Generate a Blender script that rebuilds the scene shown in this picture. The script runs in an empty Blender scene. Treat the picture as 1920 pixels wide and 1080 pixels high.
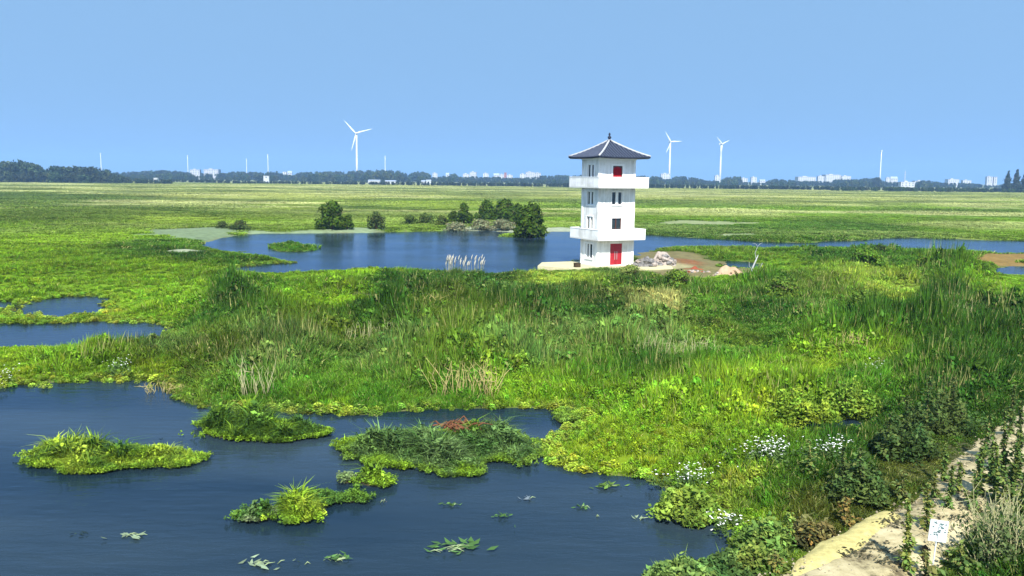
import bpy, math, random
import numpy as np
from mathutils import Matrix, Vector

random.seed(7)
R = math.radians
SC = bpy.context.scene
COL = SC.collection

# ------------------------------------------------------------------ camera
H = 10.3                       # height of the viewpoint above the water
FPX = 1663.0                   # focal length in photo pixels (1920 wide)
PITCH = R(7.06)
ROLL = R(0.6)
cam_data = bpy.data.cameras.new('camera')
cam_data.sensor_width = 36.0
cam_data.lens = 36.0 * FPX / 1920.0
cam_data.clip_start = 0.5
cam_data.clip_end = 30000.0
cam = bpy.data.objects.new('camera', cam_data)
COL.objects.link(cam)
CAMR = Matrix.Rotation(math.pi / 2 - PITCH, 3, 'X') @ Matrix.Rotation(ROLL, 3, 'Z')
cam.matrix_world = Matrix.Translation((0, 0, H)) @ CAMR.to_4x4()
SC.camera = cam

# ------------------------------------------------------------------ sky + sun
SUN_EL = R(45)
SUN_AZ = R(3)                 # right of straight behind the viewpoint
world = bpy.data.worlds.new('World')
SC.world = world
world.use_nodes = True
wn = world.node_tree
wn.nodes.clear()
sky = wn.nodes.new('ShaderNodeTexSky')
sky.sky_type = 'NISHITA'
sky.sun_disc = False
sky.sun_elevation = SUN_EL
sky.sun_rotation = math.pi - SUN_AZ
sky.altitude = 0
sky.air_density = 1.6
sky.dust_density = 0.3
sky.ozone_density = 3.5
bg = wn.nodes.new('ShaderNodeBackground')
bg.inputs['Strength'].default_value = 0.142
wo = wn.nodes.new('ShaderNodeOutputWorld')
# clear, even summer sky: look the model up a little higher than the true elevation everywhere
wtc = wn.nodes.new('ShaderNodeTexCoord')
wad = wn.nodes.new('ShaderNodeVectorMath'); wad.operation = 'ADD'; wad.inputs[1].default_value = (0, 0, 1.25)
wnm = wn.nodes.new('ShaderNodeVectorMath'); wnm.operation = 'NORMALIZE'
wn.links.new(wtc.outputs['Generated'], wad.inputs[0]); wn.links.new(wad.outputs[0], wnm.inputs[0]); wn.links.new(wnm.outputs[0], sky.inputs['Vector'])
whs = wn.nodes.new('ShaderNodeHueSaturation'); whs.inputs['Saturation'].default_value = .97
whs.inputs['Hue'].default_value = .488
wn.links.new(sky.outputs[0], whs.inputs['Color']); wn.links.new(whs.outputs[0], bg.inputs[0])
wn.links.new(bg.outputs[0], wo.inputs[0])

sun_data = bpy.data.lights.new('sun', 'SUN')
sun_data.energy = 5.0
sun_data.angle = R(0.5)
sun_data.color = (1.0, 0.95, 0.86)
sun = bpy.data.objects.new('sun', sun_data)
sdir = Vector((math.sin(SUN_AZ) * math.cos(SUN_EL), -math.cos(SUN_AZ) * math.cos(SUN_EL), math.sin(SUN_EL)))
sun.rotation_euler = sdir.to_track_quat('Z', 'Y').to_euler()
sun.location = (20, -40, 60)
COL.objects.link(sun)

SC.view_settings.view_transform = 'Standard'
SC.view_settings.look = 'None'
SC.view_settings.exposure = 1.0
SC.view_settings.gamma = 1.0
SC.view_settings.use_curve_mapping = False
SC.render.engine = 'CYCLES'
SC.cycles.max_bounces = 6
SC.cycles.diffuse_bounces = 2
SC.cycles.glossy_bounces = 3
SC.cycles.transmission_bounces = 3
SC.cycles.volume_bounces = 0
SC.cycles.transparent_max_bounces = 6

# ------------------------------------------------------------------ helpers
CR = np.array(CAMR)


def ray(px, py):
    d = np.stack([(np.asarray(px, float) - 960) / FPX, -(np.asarray(py, float) - 540) / FPX,
                  -np.ones_like(np.asarray(px, float))], -1)
    return d @ CR.T


def gp(px, py, z=0.0):
    """where a line of sight meets the level z: (x, y) in metres"""
    d = ray(px, py)
    t = (z - H) / d[..., 2]
    return np.stack([d[..., 0] * t, d[..., 1] * t], -1)


def at(px, py, D):
    """point on a line of sight at forward distance D"""
    d = ray(px, py)
    return Vector(d * (D / d[1])) + Vector((0, 0, H))


def pix(x, y, z):
    p = np.stack([x, y, np.asarray(z) - H], -1) @ CR
    w = np.maximum(-p[..., 2], 1e-3)
    return 960 + FPX * p[..., 0] / w, 540 - FPX * p[..., 1] / w


def _hash(ix, iy, seed):
    n = (ix * 374761393 + iy * 668265263 + seed * 1442695041) & 0xffffffff
    n = ((n ^ (n >> 13)) * 1274126177) & 0xffffffff
    return ((n ^ (n >> 16)) & 0xffff) / 65535.0


def vnoise(x, y, s, seed=0):
    x = np.asarray(x, float) / s + 1000.3
    y = np.asarray(y, float) / s + 1000.7
    ix = np.floor(x).astype(np.int64); iy = np.floor(y).astype(np.int64)
    fx = x - ix; fy = y - iy
    fx = fx * fx * (3 - 2 * fx); fy = fy * fy * (3 - 2 * fy)
    a = _hash(ix, iy, seed); b = _hash(ix + 1, iy, seed)
    c = _hash(ix, iy + 1, seed); d = _hash(ix + 1, iy + 1, seed)
    return (a * (1 - fx) + b * fx) * (1 - fy) + (c * (1 - fx) + d * fx) * fy


def fbm(x, y, s, seed=0, o=3):
    v = 0; a = 0.5; tot = 0
    for k in range(o):
        v = v + a * vnoise(x, y, s / 2 ** k, seed + k * 17); tot += a; a *= 0.5
    return v / tot


def smooth(a, b, x):
    t = np.clip((x - a) / (b - a), 0, 1)
    return t * t * (3 - 2 * t)


def chaikin(p, n=2):
    p = np.asarray(p, float)
    for _ in range(n):
        q = np.roll(p, -1, 0)
        p = np.stack([p * .75 + q * .25, p * .25 + q * .75], 1).reshape(-1, 2)
    return p


def sdf(poly, x, y):
    """signed distance, positive inside"""
    x = x.ravel(); y = y.ravel()
    d2 = np.full(x.shape, 1e18); ins = np.zeros(x.shape, bool)
    n = len(poly)
    for i in range(n):
        ax, ay = poly[i]; bx, by = poly[(i + 1) % n]
        ex, ey = bx - ax, by - ay
        wx, wy = x - ax, y - ay
        t = np.clip((wx * ex + wy * ey) / (ex * ex + ey * ey + 1e-12), 0, 1)
        d2 = np.minimum(d2, (wx - ex * t) ** 2 + (wy - ey * t) ** 2)
        c = ((ay > y) != (by > y)) & (x < ex * (y - ay) / (ey if abs(ey) > 1e-12 else 1e-12) + ax)
        ins ^= c
    return np.where(ins, 1, -1) * np.sqrt(d2)


def wpoly(pts, n=2):
    p = np.array(pts, float)
    return chaikin(gp(p[:, 0], p[:, 1]), n)


def tag(o, label=None, cat=None, group=None, kind=None):
    if label: o['label'] = label
    if cat: o['category'] = cat
    if group: o['group'] = group
    if kind: o['kind'] = kind
    return o


def empty(name, loc, rz=0.0, label=None, cat=None, group=None):
    o = bpy.data.objects.new(name, None)
    o.empty_display_size = 0.3
    COL.objects.link(o)
    o.location = loc
    o.rotation_euler = (0, 0, rz)
    return tag(o, label, cat, group)


class MB:
    """collects geometry, then builds ONE mesh object"""
    def __init__(s):
        s.v = []; s.f = []; s.c = []; s.n = 0; s.sm = False

    def add(s, v, f, col=None):
        v = [tuple(p) for p in v]
        s.v += v
        s.f += [tuple(i + s.n for i in q) for q in f]
        s.c += [col if col is not None else (1, 1, 1)] * len(v)
        s.n += len(v)

    def box(s, x0, x1, y0, y1, z0, z1):
        s.add([(x0, y0, z0), (x1, y0, z0), (x1, y1, z0), (x0, y1, z0), (x0, y0, z1), (x1, y0, z1), (x1, y1, z1), (x0, y1, z1)],
              [(3, 2, 1, 0), (4, 5, 6, 7), (0, 1, 5, 4), (1, 2, 6, 5), (2, 3, 7, 6), (3, 0, 4, 7)])

    def tube(s, pts, rads, n=8, cap=True, col=None):
        pts = [Vector(p) for p in pts]
        base = s.n; vs = []; fs = []
        for i, p in enumerate(pts):
            t = (pts[min(i + 1, len(pts) - 1)] - pts[max(i - 1, 0)]).normalized()
            u = t.orthogonal().normalized() if abs(t.z) < .99 else Vector((1, 0, 0))
            if i and u.dot(lu) < 0: u = -u
            if i:
                u = (lu - t * lu.dot(t)).normalized()
            lu = u
            w = t.cross(u)
            for k in range(n):
                a = 2 * math.pi * k / n
                vs.append(p + (u * math.cos(a) + w * math.sin(a)) * rads[i])
        for i in range(len(pts) - 1):
            for k in range(n):
                a = i * n + k; b = i * n + (k + 1) % n
                fs.append((a, b, b + n, a + n))
        if cap:
            fs.append(tuple(range(n - 1, -1, -1)))
            m = (len(pts) - 1) * n
            fs.append(tuple(m + k for k in range(n)))
        s.add(vs, fs, col)

    def lathe(s, prof, n=16, cx=0, cy=0):
        vs = []; fs = []
        for r, z in prof:
            for k in range(n):
                a = 2 * math.pi * k / n
                vs.append((cx + r * math.cos(a), cy + r * math.sin(a), z))
        for i in range(len(prof) - 1):
            for k in range(n):
                a = i * n + k; b = i * n + (k + 1) % n
                fs.append((a, b, b + n, a + n))
        fs.append(tuple(range(n - 1, -1, -1)))
        m = (len(prof) - 1) * n
        fs.append(tuple(m + k for k in range(n)))
        s.add(vs, fs)

    def build(s, name, mat, parent=None, smooth_=False):
        me = bpy.data.meshes.new(name)
        me.from_pydata(s.v, [], s.f)
        me.materials.append(mat)
        if smooth_:
            me.polygons.foreach_set('use_smooth', [True] * len(me.polygons))
        if any(c != (1, 1, 1) for c in s.c):
            ca = me.attributes.new('col', 'FLOAT_COLOR', 'POINT')
            ca.data.foreach_set('color', np.c_[np.array(s.c, float), np.ones(len(s.c))].ravel())
        me.update()
        o = bpy.data.objects.new(name, me)
        COL.objects.link(o)
        if parent: o.parent = parent
        return o


def np_mesh(name, V, F, mat, col=None, extra=None, parent=None, link=True, smooth_=False):
    """V (n,3); F list of index arrays (m,k)"""
    me = bpy.data.meshes.new(name)
    V = np.asarray(V, np.float32)
    F = [np.asarray(f) for f in F if len(f)]
    loops = np.concatenate([f.ravel() for f in F]).astype(np.int32)
    sizes = np.concatenate([np.full(len(f), f.shape[1]) for f in F])
    starts = np.concatenate([[0], np.cumsum(sizes)[:-1]]).astype(np.int32)
    me.vertices.add(len(V)); me.vertices.foreach_set('co', V.ravel())
    me.loops.add(len(loops)); me.loops.foreach_set('vertex_index', loops)
    me.polygons.add(len(sizes)); me.polygons.foreach_set('loop_start', starts)
    me.update(calc_edges=True)
    if smooth_:
        me.polygons.foreach_set('use_smooth', np.ones(len(sizes), bool))
    if col is not None:
        a = me.attributes.new('col', 'FLOAT_COLOR', 'POINT')
        a.data.foreach_set('color', np.c_[col, np.ones(len(V))].astype(np.float32).ravel())
    for k, arr in (extra or {}).items():
        a = me.attributes.new(k, 'FLOAT', 'POINT')
        a.data.foreach_set('value', np.asarray(arr, np.float32))
    me.materials.append(mat)
    o = bpy.data.objects.new(name, me)
    if link: COL.objects.link(o)
    if parent: o.parent = parent
    return o


# ------------------------------------------------------------------ materials
def nodes(name):
    m = bpy.data.materials.new(name)
    m.use_nodes = True
    nt = m.node_tree
    return m, nt, nt.nodes['Principled BSDF'], nt.nodes['Material Output']


def plain(name, c, rough=.6, var=.12, scale=3.0, spec=.3, bump=0.0, metal=0.0, c2=None, detail=6):
    m, nt, b, out = nodes(name)
    tc = nt.nodes.new('ShaderNodeTexCoord')
    n = nt.nodes.new('ShaderNodeTexNoise')
    n.inputs['Scale'].default_value = scale
    n.inputs['Detail'].default_value = detail
    n.inputs['Roughness'].default_value = .65
    nt.links.new(tc.outputs['Object'], n.inputs['Vector'])
    r = nt.nodes.new('ShaderNodeValToRGB')
    if c2 is None:
        c2 = tuple(min(1, x * (1 + var)) for x in c); c1 = tuple(x * (1 - var) for x in c)
    else:
        c1 = c
    r.color_ramp.elements[0].position = .3; r.color_ramp.elements[1].position = .7
    r.color_ramp.elements[0].color = (*c1, 1); r.color_ramp.elements[1].color = (*c2, 1)
    nt.links.new(n.outputs[0], r.inputs[0])
    nt.links.new(r.outputs[0], b.inputs['Base Color'])
    b.inputs['Roughness'].default_value = rough
    b.inputs['Specular IOR Level'].default_value = spec
    b.inputs['Metallic'].default_value = metal
    if bump:
        bp = nt.nodes.new('ShaderNodeBump')
        bp.inputs['Strength'].default_value = bump
        bp.inputs['Distance'].default_value = .05
        nt.links.new(n.outputs[0], bp.inputs['Height'])
        nt.links.new(bp.outputs[0], b.inputs['Normal'])
    return m


def leafmat(name, inst, trans=.22, rough=.55):
    """foliage: colour from the plant (instance) and a per-blade variation; thin, lets light through"""
    m, nt, b, out = nodes(name)
    a = nt.nodes.new('ShaderNodeAttribute')
    a.attribute_type = 'INSTANCER' if inst else 'GEOMETRY'
    a.attribute_name = 'col'
    src = a.outputs['Color']
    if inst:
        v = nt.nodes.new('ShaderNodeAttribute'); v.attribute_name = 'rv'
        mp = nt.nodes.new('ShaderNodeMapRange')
        mp.inputs['To Min'].default_value = .12; mp.inputs['To Max'].default_value = 1.95  # wide tone range puts highlights and dark gaps into the blade colour
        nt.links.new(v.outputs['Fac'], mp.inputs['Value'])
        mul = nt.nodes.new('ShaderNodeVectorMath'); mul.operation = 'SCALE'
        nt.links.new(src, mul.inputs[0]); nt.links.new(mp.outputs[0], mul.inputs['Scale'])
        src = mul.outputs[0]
        # a share of the blades has yellowed
        y = nt.nodes.new('ShaderNodeAttribute'); y.attribute_name = 'dry'
        mx = nt.nodes.new('ShaderNodeMix'); mx.data_type = 'RGBA'
        nt.links.new(y.outputs['Fac'], mx.inputs['Factor'])
        nt.links.new(src, mx.inputs['A'])
        mx.inputs['B'].default_value = (.34, .33, .12, 1)
        src = mx.outputs['Result']
    b.inputs['Roughness'].default_value = rough
    b.inputs['Specular IOR Level'].default_value = .06
    nt.links.new(src, b.inputs['Base Color'])
    t = nt.nodes.new('ShaderNodeBsdfTranslucent')
    nt.links.new(src, t.inputs['Color'])
    mix = nt.nodes.new('ShaderNodeMixShader'); mix.inputs[0].default_value = trans
    nt.links.new(b.outputs[0], mix.inputs[1]); nt.links.new(t.outputs[0], mix.inputs[2])
    nt.links.new(mix.outputs[0], out.inputs['Surface'])
    return m


M_BLADE = leafmat('plant_blades', True)
M_LEAF = leafmat('plant_leaves', False)
M_WHITE, nt, b, out = nodes('white_render')
tc = nt.nodes.new('ShaderNodeTexCoord')
mpw = nt.nodes.new('ShaderNodeMapping'); mpw.inputs['Scale'].default_value = (2.6, 2.6, .22)
nt.links.new(tc.outputs['Object'], mpw.inputs[0])
ns = nt.nodes.new('ShaderNodeTexNoise'); ns.inputs['Scale'].default_value = 1.4; ns.inputs['Detail'].default_value = 6; ns.inputs['Roughness'].default_value = .7
nt.links.new(mpw.outputs[0], ns.inputs['Vector'])
nb = nt.nodes.new('ShaderNodeTexNoise'); nb.inputs['Scale'].default_value = .8; nb.inputs['Detail'].default_value = 5
nt.links.new(tc.outputs['Object'], nb.inputs['Vector'])
mu = nt.nodes.new('ShaderNodeMath'); mu.operation = 'MULTIPLY'
nt.links.new(ns.outputs[0], mu.inputs[0]); nt.links.new(nb.outputs[0], mu.inputs[1])
rp = nt.nodes.new('ShaderNodeValToRGB')
e = rp.color_ramp.elements
e[0].position = .14; e[0].color = (.54, .54, .51, 1)
e[1].position = .30; e[1].color = (.76, .76, .74, 1)
nt.links.new(mu.outputs[0], rp.inputs[0]); nt.links.new(rp.outputs[0], b.inputs['Base Color'])
b.inputs['Roughness'].default_value = .8; b.inputs['Specular IOR Level'].default_value = .15
M_TRIM = plain('white_trim', (.84, .84, .82), .6, .03, 2, .3)
M_SOFFIT = plain('grey_soffit', (.55, .55, .53), .8, .08, 2, .2)
M_TILE = plain('slate_tile', (.020, .027, .045), .75, .35, 5, .1)
M_RIB = plain('slate_rib', (.050, .062, .095), .75, .35, 5, .1)
M_RIDGE = plain('pale_ridge', (.34, .35, .37), .7, .15, 4, .3)
M_DOOR = plain('red_door_paint', (.30, .012, .02), .45, .25, 5, .4)
M_CURT = plain('red_curtain', (.30, .007, .014), .8, .3, 6, .1)
M_BROWN = plain('brown_frame', (.10, .035, .02), .5, .3, 4, .4)
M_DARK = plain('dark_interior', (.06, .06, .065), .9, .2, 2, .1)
M_METAL = plain('pale_metal', (.6, .6, .6), .35, .1, 5, .5, metal=.8)
M_GLASS, _nt, _b, _o = nodes('window_glass')
_b.inputs['Base Color'].default_value = (.02, .03, .035, 1)
_b.inputs['Roughness'].default_value = .08
_b.inputs['Specular IOR Level'].default_value = .6
M_TURB = plain('turbine_white', (.62, .64, .66), .45, .04, .05, .4)
M_BARK = plain('bark', (.09, .065, .045), .9, .3, 6, .1, bump=.4)
M_CONC = plain('pale_concrete', (.46, .42, .26), .85, .15, 1.5, .2, bump=.2)
M_BLD = plain('building_white', (.40, .42, .45), .8, .05, .05, .2)
M_BLDG = plain('building_grey', (.36, .38, .42), .8, .15, .05, .2)
M_BLDR = plain('building_brown', (.30, .14, .12), .8, .1, .05, .2)
M_ROOFB = plain('roof_blue_grey', (.28, .33, .42), .7, .15, .1, .2)
M_PLUME = plain('plume', (.42, .40, .33), .9, .15, 8, .1)
M_STRAW = plain('straw', (.36, .30, .12), .85, .3, 3, .1)
M_PALESTALK = plain('bleached_stalk', (.34, .33, .17), .85, .2, 3, .1)
M_DEADW = plain('bleached_wood', (.36, .37, .37), .7, .2, 4, .2)
M_ROCK = plain('pale_rock', (.16, .13, .11), .9, .1, 2.0, .2, bump=.6, c2=(.40, .35, .31))
M_DROCK = plain('dark_rock', (.04, .04, .045), .9, .1, 2.2, .2, bump=.6, c2=(.24, .23, .22))
M_PINK = plain('pink_sand', (.28, .18, .11), .95, .1, 1.5, .1, bump=.4, c2=(.42, .32, .22))
M_RED = plain('red_soil', (.20, .055, .028), .95, .2, 1.5, .1, bump=.4)
M_SIGN = plain('sign_white', (.50, .53, .54), .5, .08, 4, .3)
M_SIGNP = plain('sign_print', (.07, .12, .12), .6, .2, 6, .2)
M_WOODP = plain('dark_wood', (.05, .035, .02), .9, .3, 5, .1)
M_MAT = plain('root_mat', (.05, .045, .02), .95, .3, 3, .1, bump=.5)
M_PETAL = plain('white_petals', (.80, .80, .76), .8, .06, 5, .1)

# water: rippled, reflecting, slightly blue with depth
M_WATER, nt, b, out = nodes('water')
tc = nt.nodes.new('ShaderNodeNewGeometry')
mpg = nt.nodes.new('ShaderNodeMapping'); mpg.inputs['Scale'].default_value = (.55, 1.5, 1)
mpg.inputs['Rotation'].default_value = (0, 0, R(8))
nt.links.new(tc.outputs['Position'], mpg.inputs[0])
n1 = nt.nodes.new('ShaderNodeTexNoise'); n1.inputs['Scale'].default_value = 1.6; n1.inputs['Detail'].default_value = 4
n2 = nt.nodes.new('ShaderNodeTexNoise'); n2.inputs['Scale'].default_value = .12; n2.inputs['Detail'].default_value = 3
nt.links.new(mpg.outputs[0], n1.inputs['Vector']); nt.links.new(tc.outputs['Position'], n2.inputs['Vector'])
mr = nt.nodes.new('ShaderNodeMapRange'); mr.inputs['From Min'].default_value = .35; mr.inputs['From Max'].default_value = .65
mr.inputs['To Min'].default_value = .10; mr.inputs['To Max'].default_value = .42
nt.links.new(n2.outputs[0], mr.inputs[0])
bp = nt.nodes.new('ShaderNodeBump'); bp.inputs['Distance'].default_value = .12
nt.links.new(mr.outputs[0], bp.inputs['Strength']); nt.links.new(n1.outputs[0], bp.inputs['Height'])
gl = nt.nodes.new('ShaderNodeBsdfGlossy'); gl.inputs['Color'].default_value = (.56, .66, .82, 1)
gl.inputs['Roughness'].default_value = .12
nt.links.new(bp.outputs[0], gl.inputs['Normal'])
df = nt.nodes.new('ShaderNodeBsdfDiffuse'); df.inputs['Color'].default_value = (.008, .02, .035, 1)
n3 = nt.nodes.new('ShaderNodeTexNoise'); n3.inputs['Scale'].default_value = .07; n3.inputs['Detail'].default_value = 5
mp3 = nt.nodes.new('ShaderNodeMapping'); mp3.inputs['Scale'].default_value = (.5, 1.6, 1)
nt.links.new(tc.outputs['Position'], mp3.inputs[0]); nt.links.new(mp3.outputs[0], n3.inputs['Vector'])
r3 = nt.nodes.new('ShaderNodeValToRGB')
r3.color_ramp.elements[0].position = .38; r3.color_ramp.elements[0].color = (.006, .016, .026, 1)
r3.color_ramp.elements[1].position = .68; r3.color_ramp.elements[1].color = (.030, .048, .060, 1)
nt.links.new(n3.outputs[0], r3.inputs[0]); nt.links.new(r3.outputs[0], df.inputs['Color'])
fr = nt.nodes.new('ShaderNodeFresnel'); fr.inputs['IOR'].default_value = 1.33
nt.links.new(bp.outputs[0], fr.inputs['Normal'])
mx = nt.nodes.new('ShaderNodeMixShader')
nt.links.new(fr.outputs[0], mx.inputs[0]); nt.links.new(df.outputs[0], mx.inputs[1]); nt.links.new(gl.outputs[0], mx.inputs[2])
nt.links.new(mx.outputs[0], out.inputs['Surface'])

# ground: colour of the turf or soil at each place, with fine variation
M_GROUND, nt, b, out = nodes('ground')
a = nt.nodes.new('ShaderNodeAttribute'); a.attribute_name = 'col'
g = nt.nodes.new('ShaderNodeNewGeometry')
n = nt.nodes.new('ShaderNodeTexNoise'); n.inputs['Scale'].default_value = .9; n.inputs['Detail'].default_value = 8
n.inputs['Roughness'].default_value = .7
nt.links.new(g.outputs['Position'], n.inputs['Vector'])
mp = nt.nodes.new('ShaderNodeMapRange'); mp.inputs['From Min'].default_value = .3; mp.inputs['From Max'].default_value = .7
mp.inputs['To Min'].default_value = .65; mp.inputs['To Max'].default_value = 1.3
nt.links.new(n.outputs[0], mp.inputs[0])
ml = nt.nodes.new('ShaderNodeVectorMath'); ml.operation = 'SCALE'
nt.links.new(a.outputs['Color'], ml.inputs[0]); nt.links.new(mp.outputs[0], ml.inputs['Scale'])
nt.links.new(ml.outputs[0], b.inputs['Base Color'])
b.inputs['Roughness'].default_value = .95; b.inputs['Specular IOR Level'].default_value = .1
bp = nt.nodes.new('ShaderNodeBump'); bp.inputs['Strength'].default_value = .5; bp.inputs['Distance'].default_value = .2
nt.links.new(n.outputs[0], bp.inputs['Height']); nt.links.new(bp.outputs[0], b.inputs['Normal'])

# sandy path
M_PATH, nt, b, out = nodes('sandy_path')
g = nt.nodes.new('ShaderNodeNewGeometry')
n = nt.nodes.new('ShaderNodeTexNoise'); n.inputs['Scale'].default_value = 1.1; n.inputs['Detail'].default_value = 9
n.inputs['Roughness'].default_value = .72
nt.links.new(g.outputs['Position'], n.inputs['Vector'])
r = nt.nodes.new('ShaderNodeValToRGB')
e = r.color_ramp.elements
e[0].position = .36; e[0].color = (.11, .09, .05, 1)
e[1].position = .47; e[1].color = (.34, .29, .16, 1)
x = e.new(.62); x.color = (.46, .40, .24, 1)
nt.links.new(n.outputs[0], r.inputs[0]); nt.links.new(r.outputs[0], b.inputs['Base Color'])
b.inputs['Roughness'].default_value = .95; b.inputs['Specular IOR Level'].default_value = .1
bp = nt.nodes.new('ShaderNodeBump'); bp.inputs['Strength'].default_value = .5; bp.inputs['Distance'].default_value = .08
nt.links.new(n.outputs[0], bp.inputs['Height']); nt.links.new(bp.outputs[0], b.inputs['Normal'])
M_KERB = plain('yellow_sand', (.30, .26, .10), .95, .12, 4.5, .1, bump=.8, c2=(.50, .44, .18))

# ------------------------------------------------------------------ lakes, ponds, islands of the ground
LAKES = [
    # front pond
    [(-500, 760), (-100, 738), (0, 728), (60, 719), (150, 716), (250, 708), (300, 716), (325, 738), (335, 757), (420, 766),
     (520, 771), (640, 776), (750, 773), (850, 766), (950, 763), (1035, 766), (1075, 776), (1072, 800), (1030, 826), (1000, 850),
     (1060, 868), (1120, 884), (1200, 893), (1232, 905), (1248, 940), (1330, 962), (1385, 990), (1405, 1030), (1330, 1062),
     (1240, 1095), (1215, 1130), (1180, 1200), (1100, 1400), (-700, 1400)],
    # inlets on the left
    [(30, 572), (90, 561), (150, 558), (188, 564), (182, 584), (120, 598), (50, 600)],
    [(-300, 612), (-40, 608), (120, 605), (250, 603), (330, 610), (330, 634), (260, 652), (150, 660), (60, 655), (-60, 660), (-300, 670)],
    [(-200, 567), (-30, 564), (25, 569), (10, 578), (-60, 580), (-200, 582)],
    # lake behind the tower and the river on the right
    [(368, 460), (402, 448), (470, 438), (600, 438), (700, 437), (800, 433), (920, 433), (1000, 438), (1060, 433), (1130, 434),
     (1210, 440), (1340, 448), (1500, 457), (1600, 451), (1700, 446), (1800, 449), (1930, 452), (2300, 458), (2300, 488), (1930, 477),
     (1800, 475), (1600, 472), (1400, 469), (1250, 466), (1200, 472), (1186, 484), (1120, 492), (1060, 500), (1010, 515),
     (900, 519), (780, 512), (700, 509), (640, 509), (560, 513), (480, 514), (425, 508), (460, 500), (530, 493), (520, 484), (440, 472), (385, 466)],
    # small ones
    [(1850, 503), (1930, 500), (2050, 503), (2050, 520), (1930, 519), (1860, 516)],
    [(1345, 488), (1400, 490), (1412, 498), (1405, 506), (1370, 500)],
    [(1470, 798), (1520, 783), (1600, 785), (1660, 800), (1600, 815), (1500, 815)],
    [(1375, 648), (1420, 646), (1422, 658), (1380, 657)],
]
ISLES = [[(512, 466), (540, 459), (580, 462), (595, 467), (560, 473), (525, 472)],
         [(945, 441), (985, 437), (1022, 441), (1000, 446), (960, 446)]]
LAKES_W = [wpoly(p) for p in LAKES]
ISLES_W = [wpoly(p) for p in ISLES]

GREY = (.33, .34, .31)
SOIL = [  # bare ground and pale patches: polygon, colour
    ([(232, 446), (300, 432), (430, 429), (475, 437), (410, 447), (360, 458), (300, 450)], (.16, .21, .12)),
    ([(430, 437), (600, 434), (700, 431), (745, 431), (742, 438), (600, 440), (430, 442)], (.20, .26, .15)),
    ([(815, 433), (880, 427), (1000, 429), (1075, 430), (1075, 436), (1000, 438), (900, 435)], (.30, .33, .24)),
    ([(300, 475), (385, 474), (388, 482), (305, 484)], (.30, .33, .22)),  # pale puddle, drawn as ground colour
    ([(1200, 421), (1260, 416), (1400, 419), (1480, 420), (1400, 426), (1260, 427)], (.24, .27, .13)),
    ([(1330, 441), (1440, 441), (1440, 447), (1330, 446)], (.22, .26, .13)),
    ([(1240, 464), (1500, 466), (1700, 470), (2000, 472), (2000, 477), (1700, 474), (1400, 470)], (.24, .28, .18)),  # pale strip along the river's near bank, drawn as ground colour
    ([(1812, 486), (1860, 480), (1960, 478), (1960, 502), (1860, 502), (1825, 496)], (.22, .13, .045)),
    ([(1185, 473), (1260, 470), (1330, 488), (1420, 494), (1430, 522), (1340, 529), (1260, 526), (1185, 514)], (.17, .14, .065)),
    ([(1262, 489), (1330, 494), (1330, 506), (1258, 503)], (.20, .075, .035)),
    ([(1000, 496), (1260, 496), (1300, 510), (1180, 517), (1000, 512)], (.34, .31, .17)),
    ([(1460, 660), (1530, 664), (1530, 676), (1470, 672)], (.20, .19, .10)),
]
SOIL_W = [(wpoly(p, 1), c) for p, c in SOIL]

PATH_PX = [(1240, 1160), (1385, 1096), (1472, 1060), (1590, 992), (1690, 942), (1752, 892), (1830, 822), (1925, 752), (2060, 690),
           (2240, 720), (2070, 815), (1965, 905), (1875, 955), (1800, 1000), (1740, 1055), (1705, 1110), (1650, 1180), (1300, 1200)]
_p = np.array(PATH_PX, float); PATH_W = chaikin(gp(_p[:, 0], _p[:, 1], .6), 2)

# polar sheet reaching the horizon
NT, NR = 620, 540
TH = np.linspace(R(-62), R(62), NT)
TH = np.sign(TH) * (np.abs(TH) / R(62)) ** 1.35 * R(62)
LR = np.linspace(math.log(9.0), math.log(9000.0), NR)
RR = np.exp(LR)
T2, R2 = np.meshgrid(TH, RR, indexing='ij')
GX = R2 * np.sin(T2); GY = R2 * np.cos(T2)


def union(ws, x, y):
    d = np.full(x.size, -1e9)
    for w in ws:
        lo = w.min(0) - 60; hi = w.max(0) + 60
        m = ((x > lo[0]) & (x < hi[0]) & (y > lo[1]) & (y < hi[1])).ravel()
        if m.any():
            d[m] = np.maximum(d[m], sdf(w, x.ravel()[m], y.ravel()[m]))
    return np.maximum(d, -60).reshape(x.shape)


SDW = union(LAKES_W, GX, GY)
SDI = union(ISLES_W, GX, GY)
SDW = np.minimum(SDW, -SDI)
wob = (fbm(GX, GY, 3.0, 5) - .5) * np.clip(R2 / 45, .5, 3.0) + (fbm(GX, GY, 8.0, 6) - .5) * smooth(50, 80, R2) * 4.0 + (fbm(GX, GY, 14.0, 9) - .5) * np.clip(R2 / 50 - 1, 0, 4)
SDW = SDW + wob                           # >0 water
SDP = union([PATH_W], GX, GY)
SOILW = np.zeros(GX.shape); SOILC = np.zeros(GX.shape + (3,))
for w, c in SOIL_W:
    s = union([w], GX, GY) + (fbm(GX, GY, 5, 31, 4) - .5) * np.clip(R2 / 22, .5, 9)
    k = smooth(-1.0, 1.2, s / np.clip(R2 / 90, .5, 2.5)) * .9
    SOILC = SOILC * (1 - k[..., None]) + np.array(c) * k[..., None]
    SOILW = np.maximum(SOILW, k)

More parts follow.
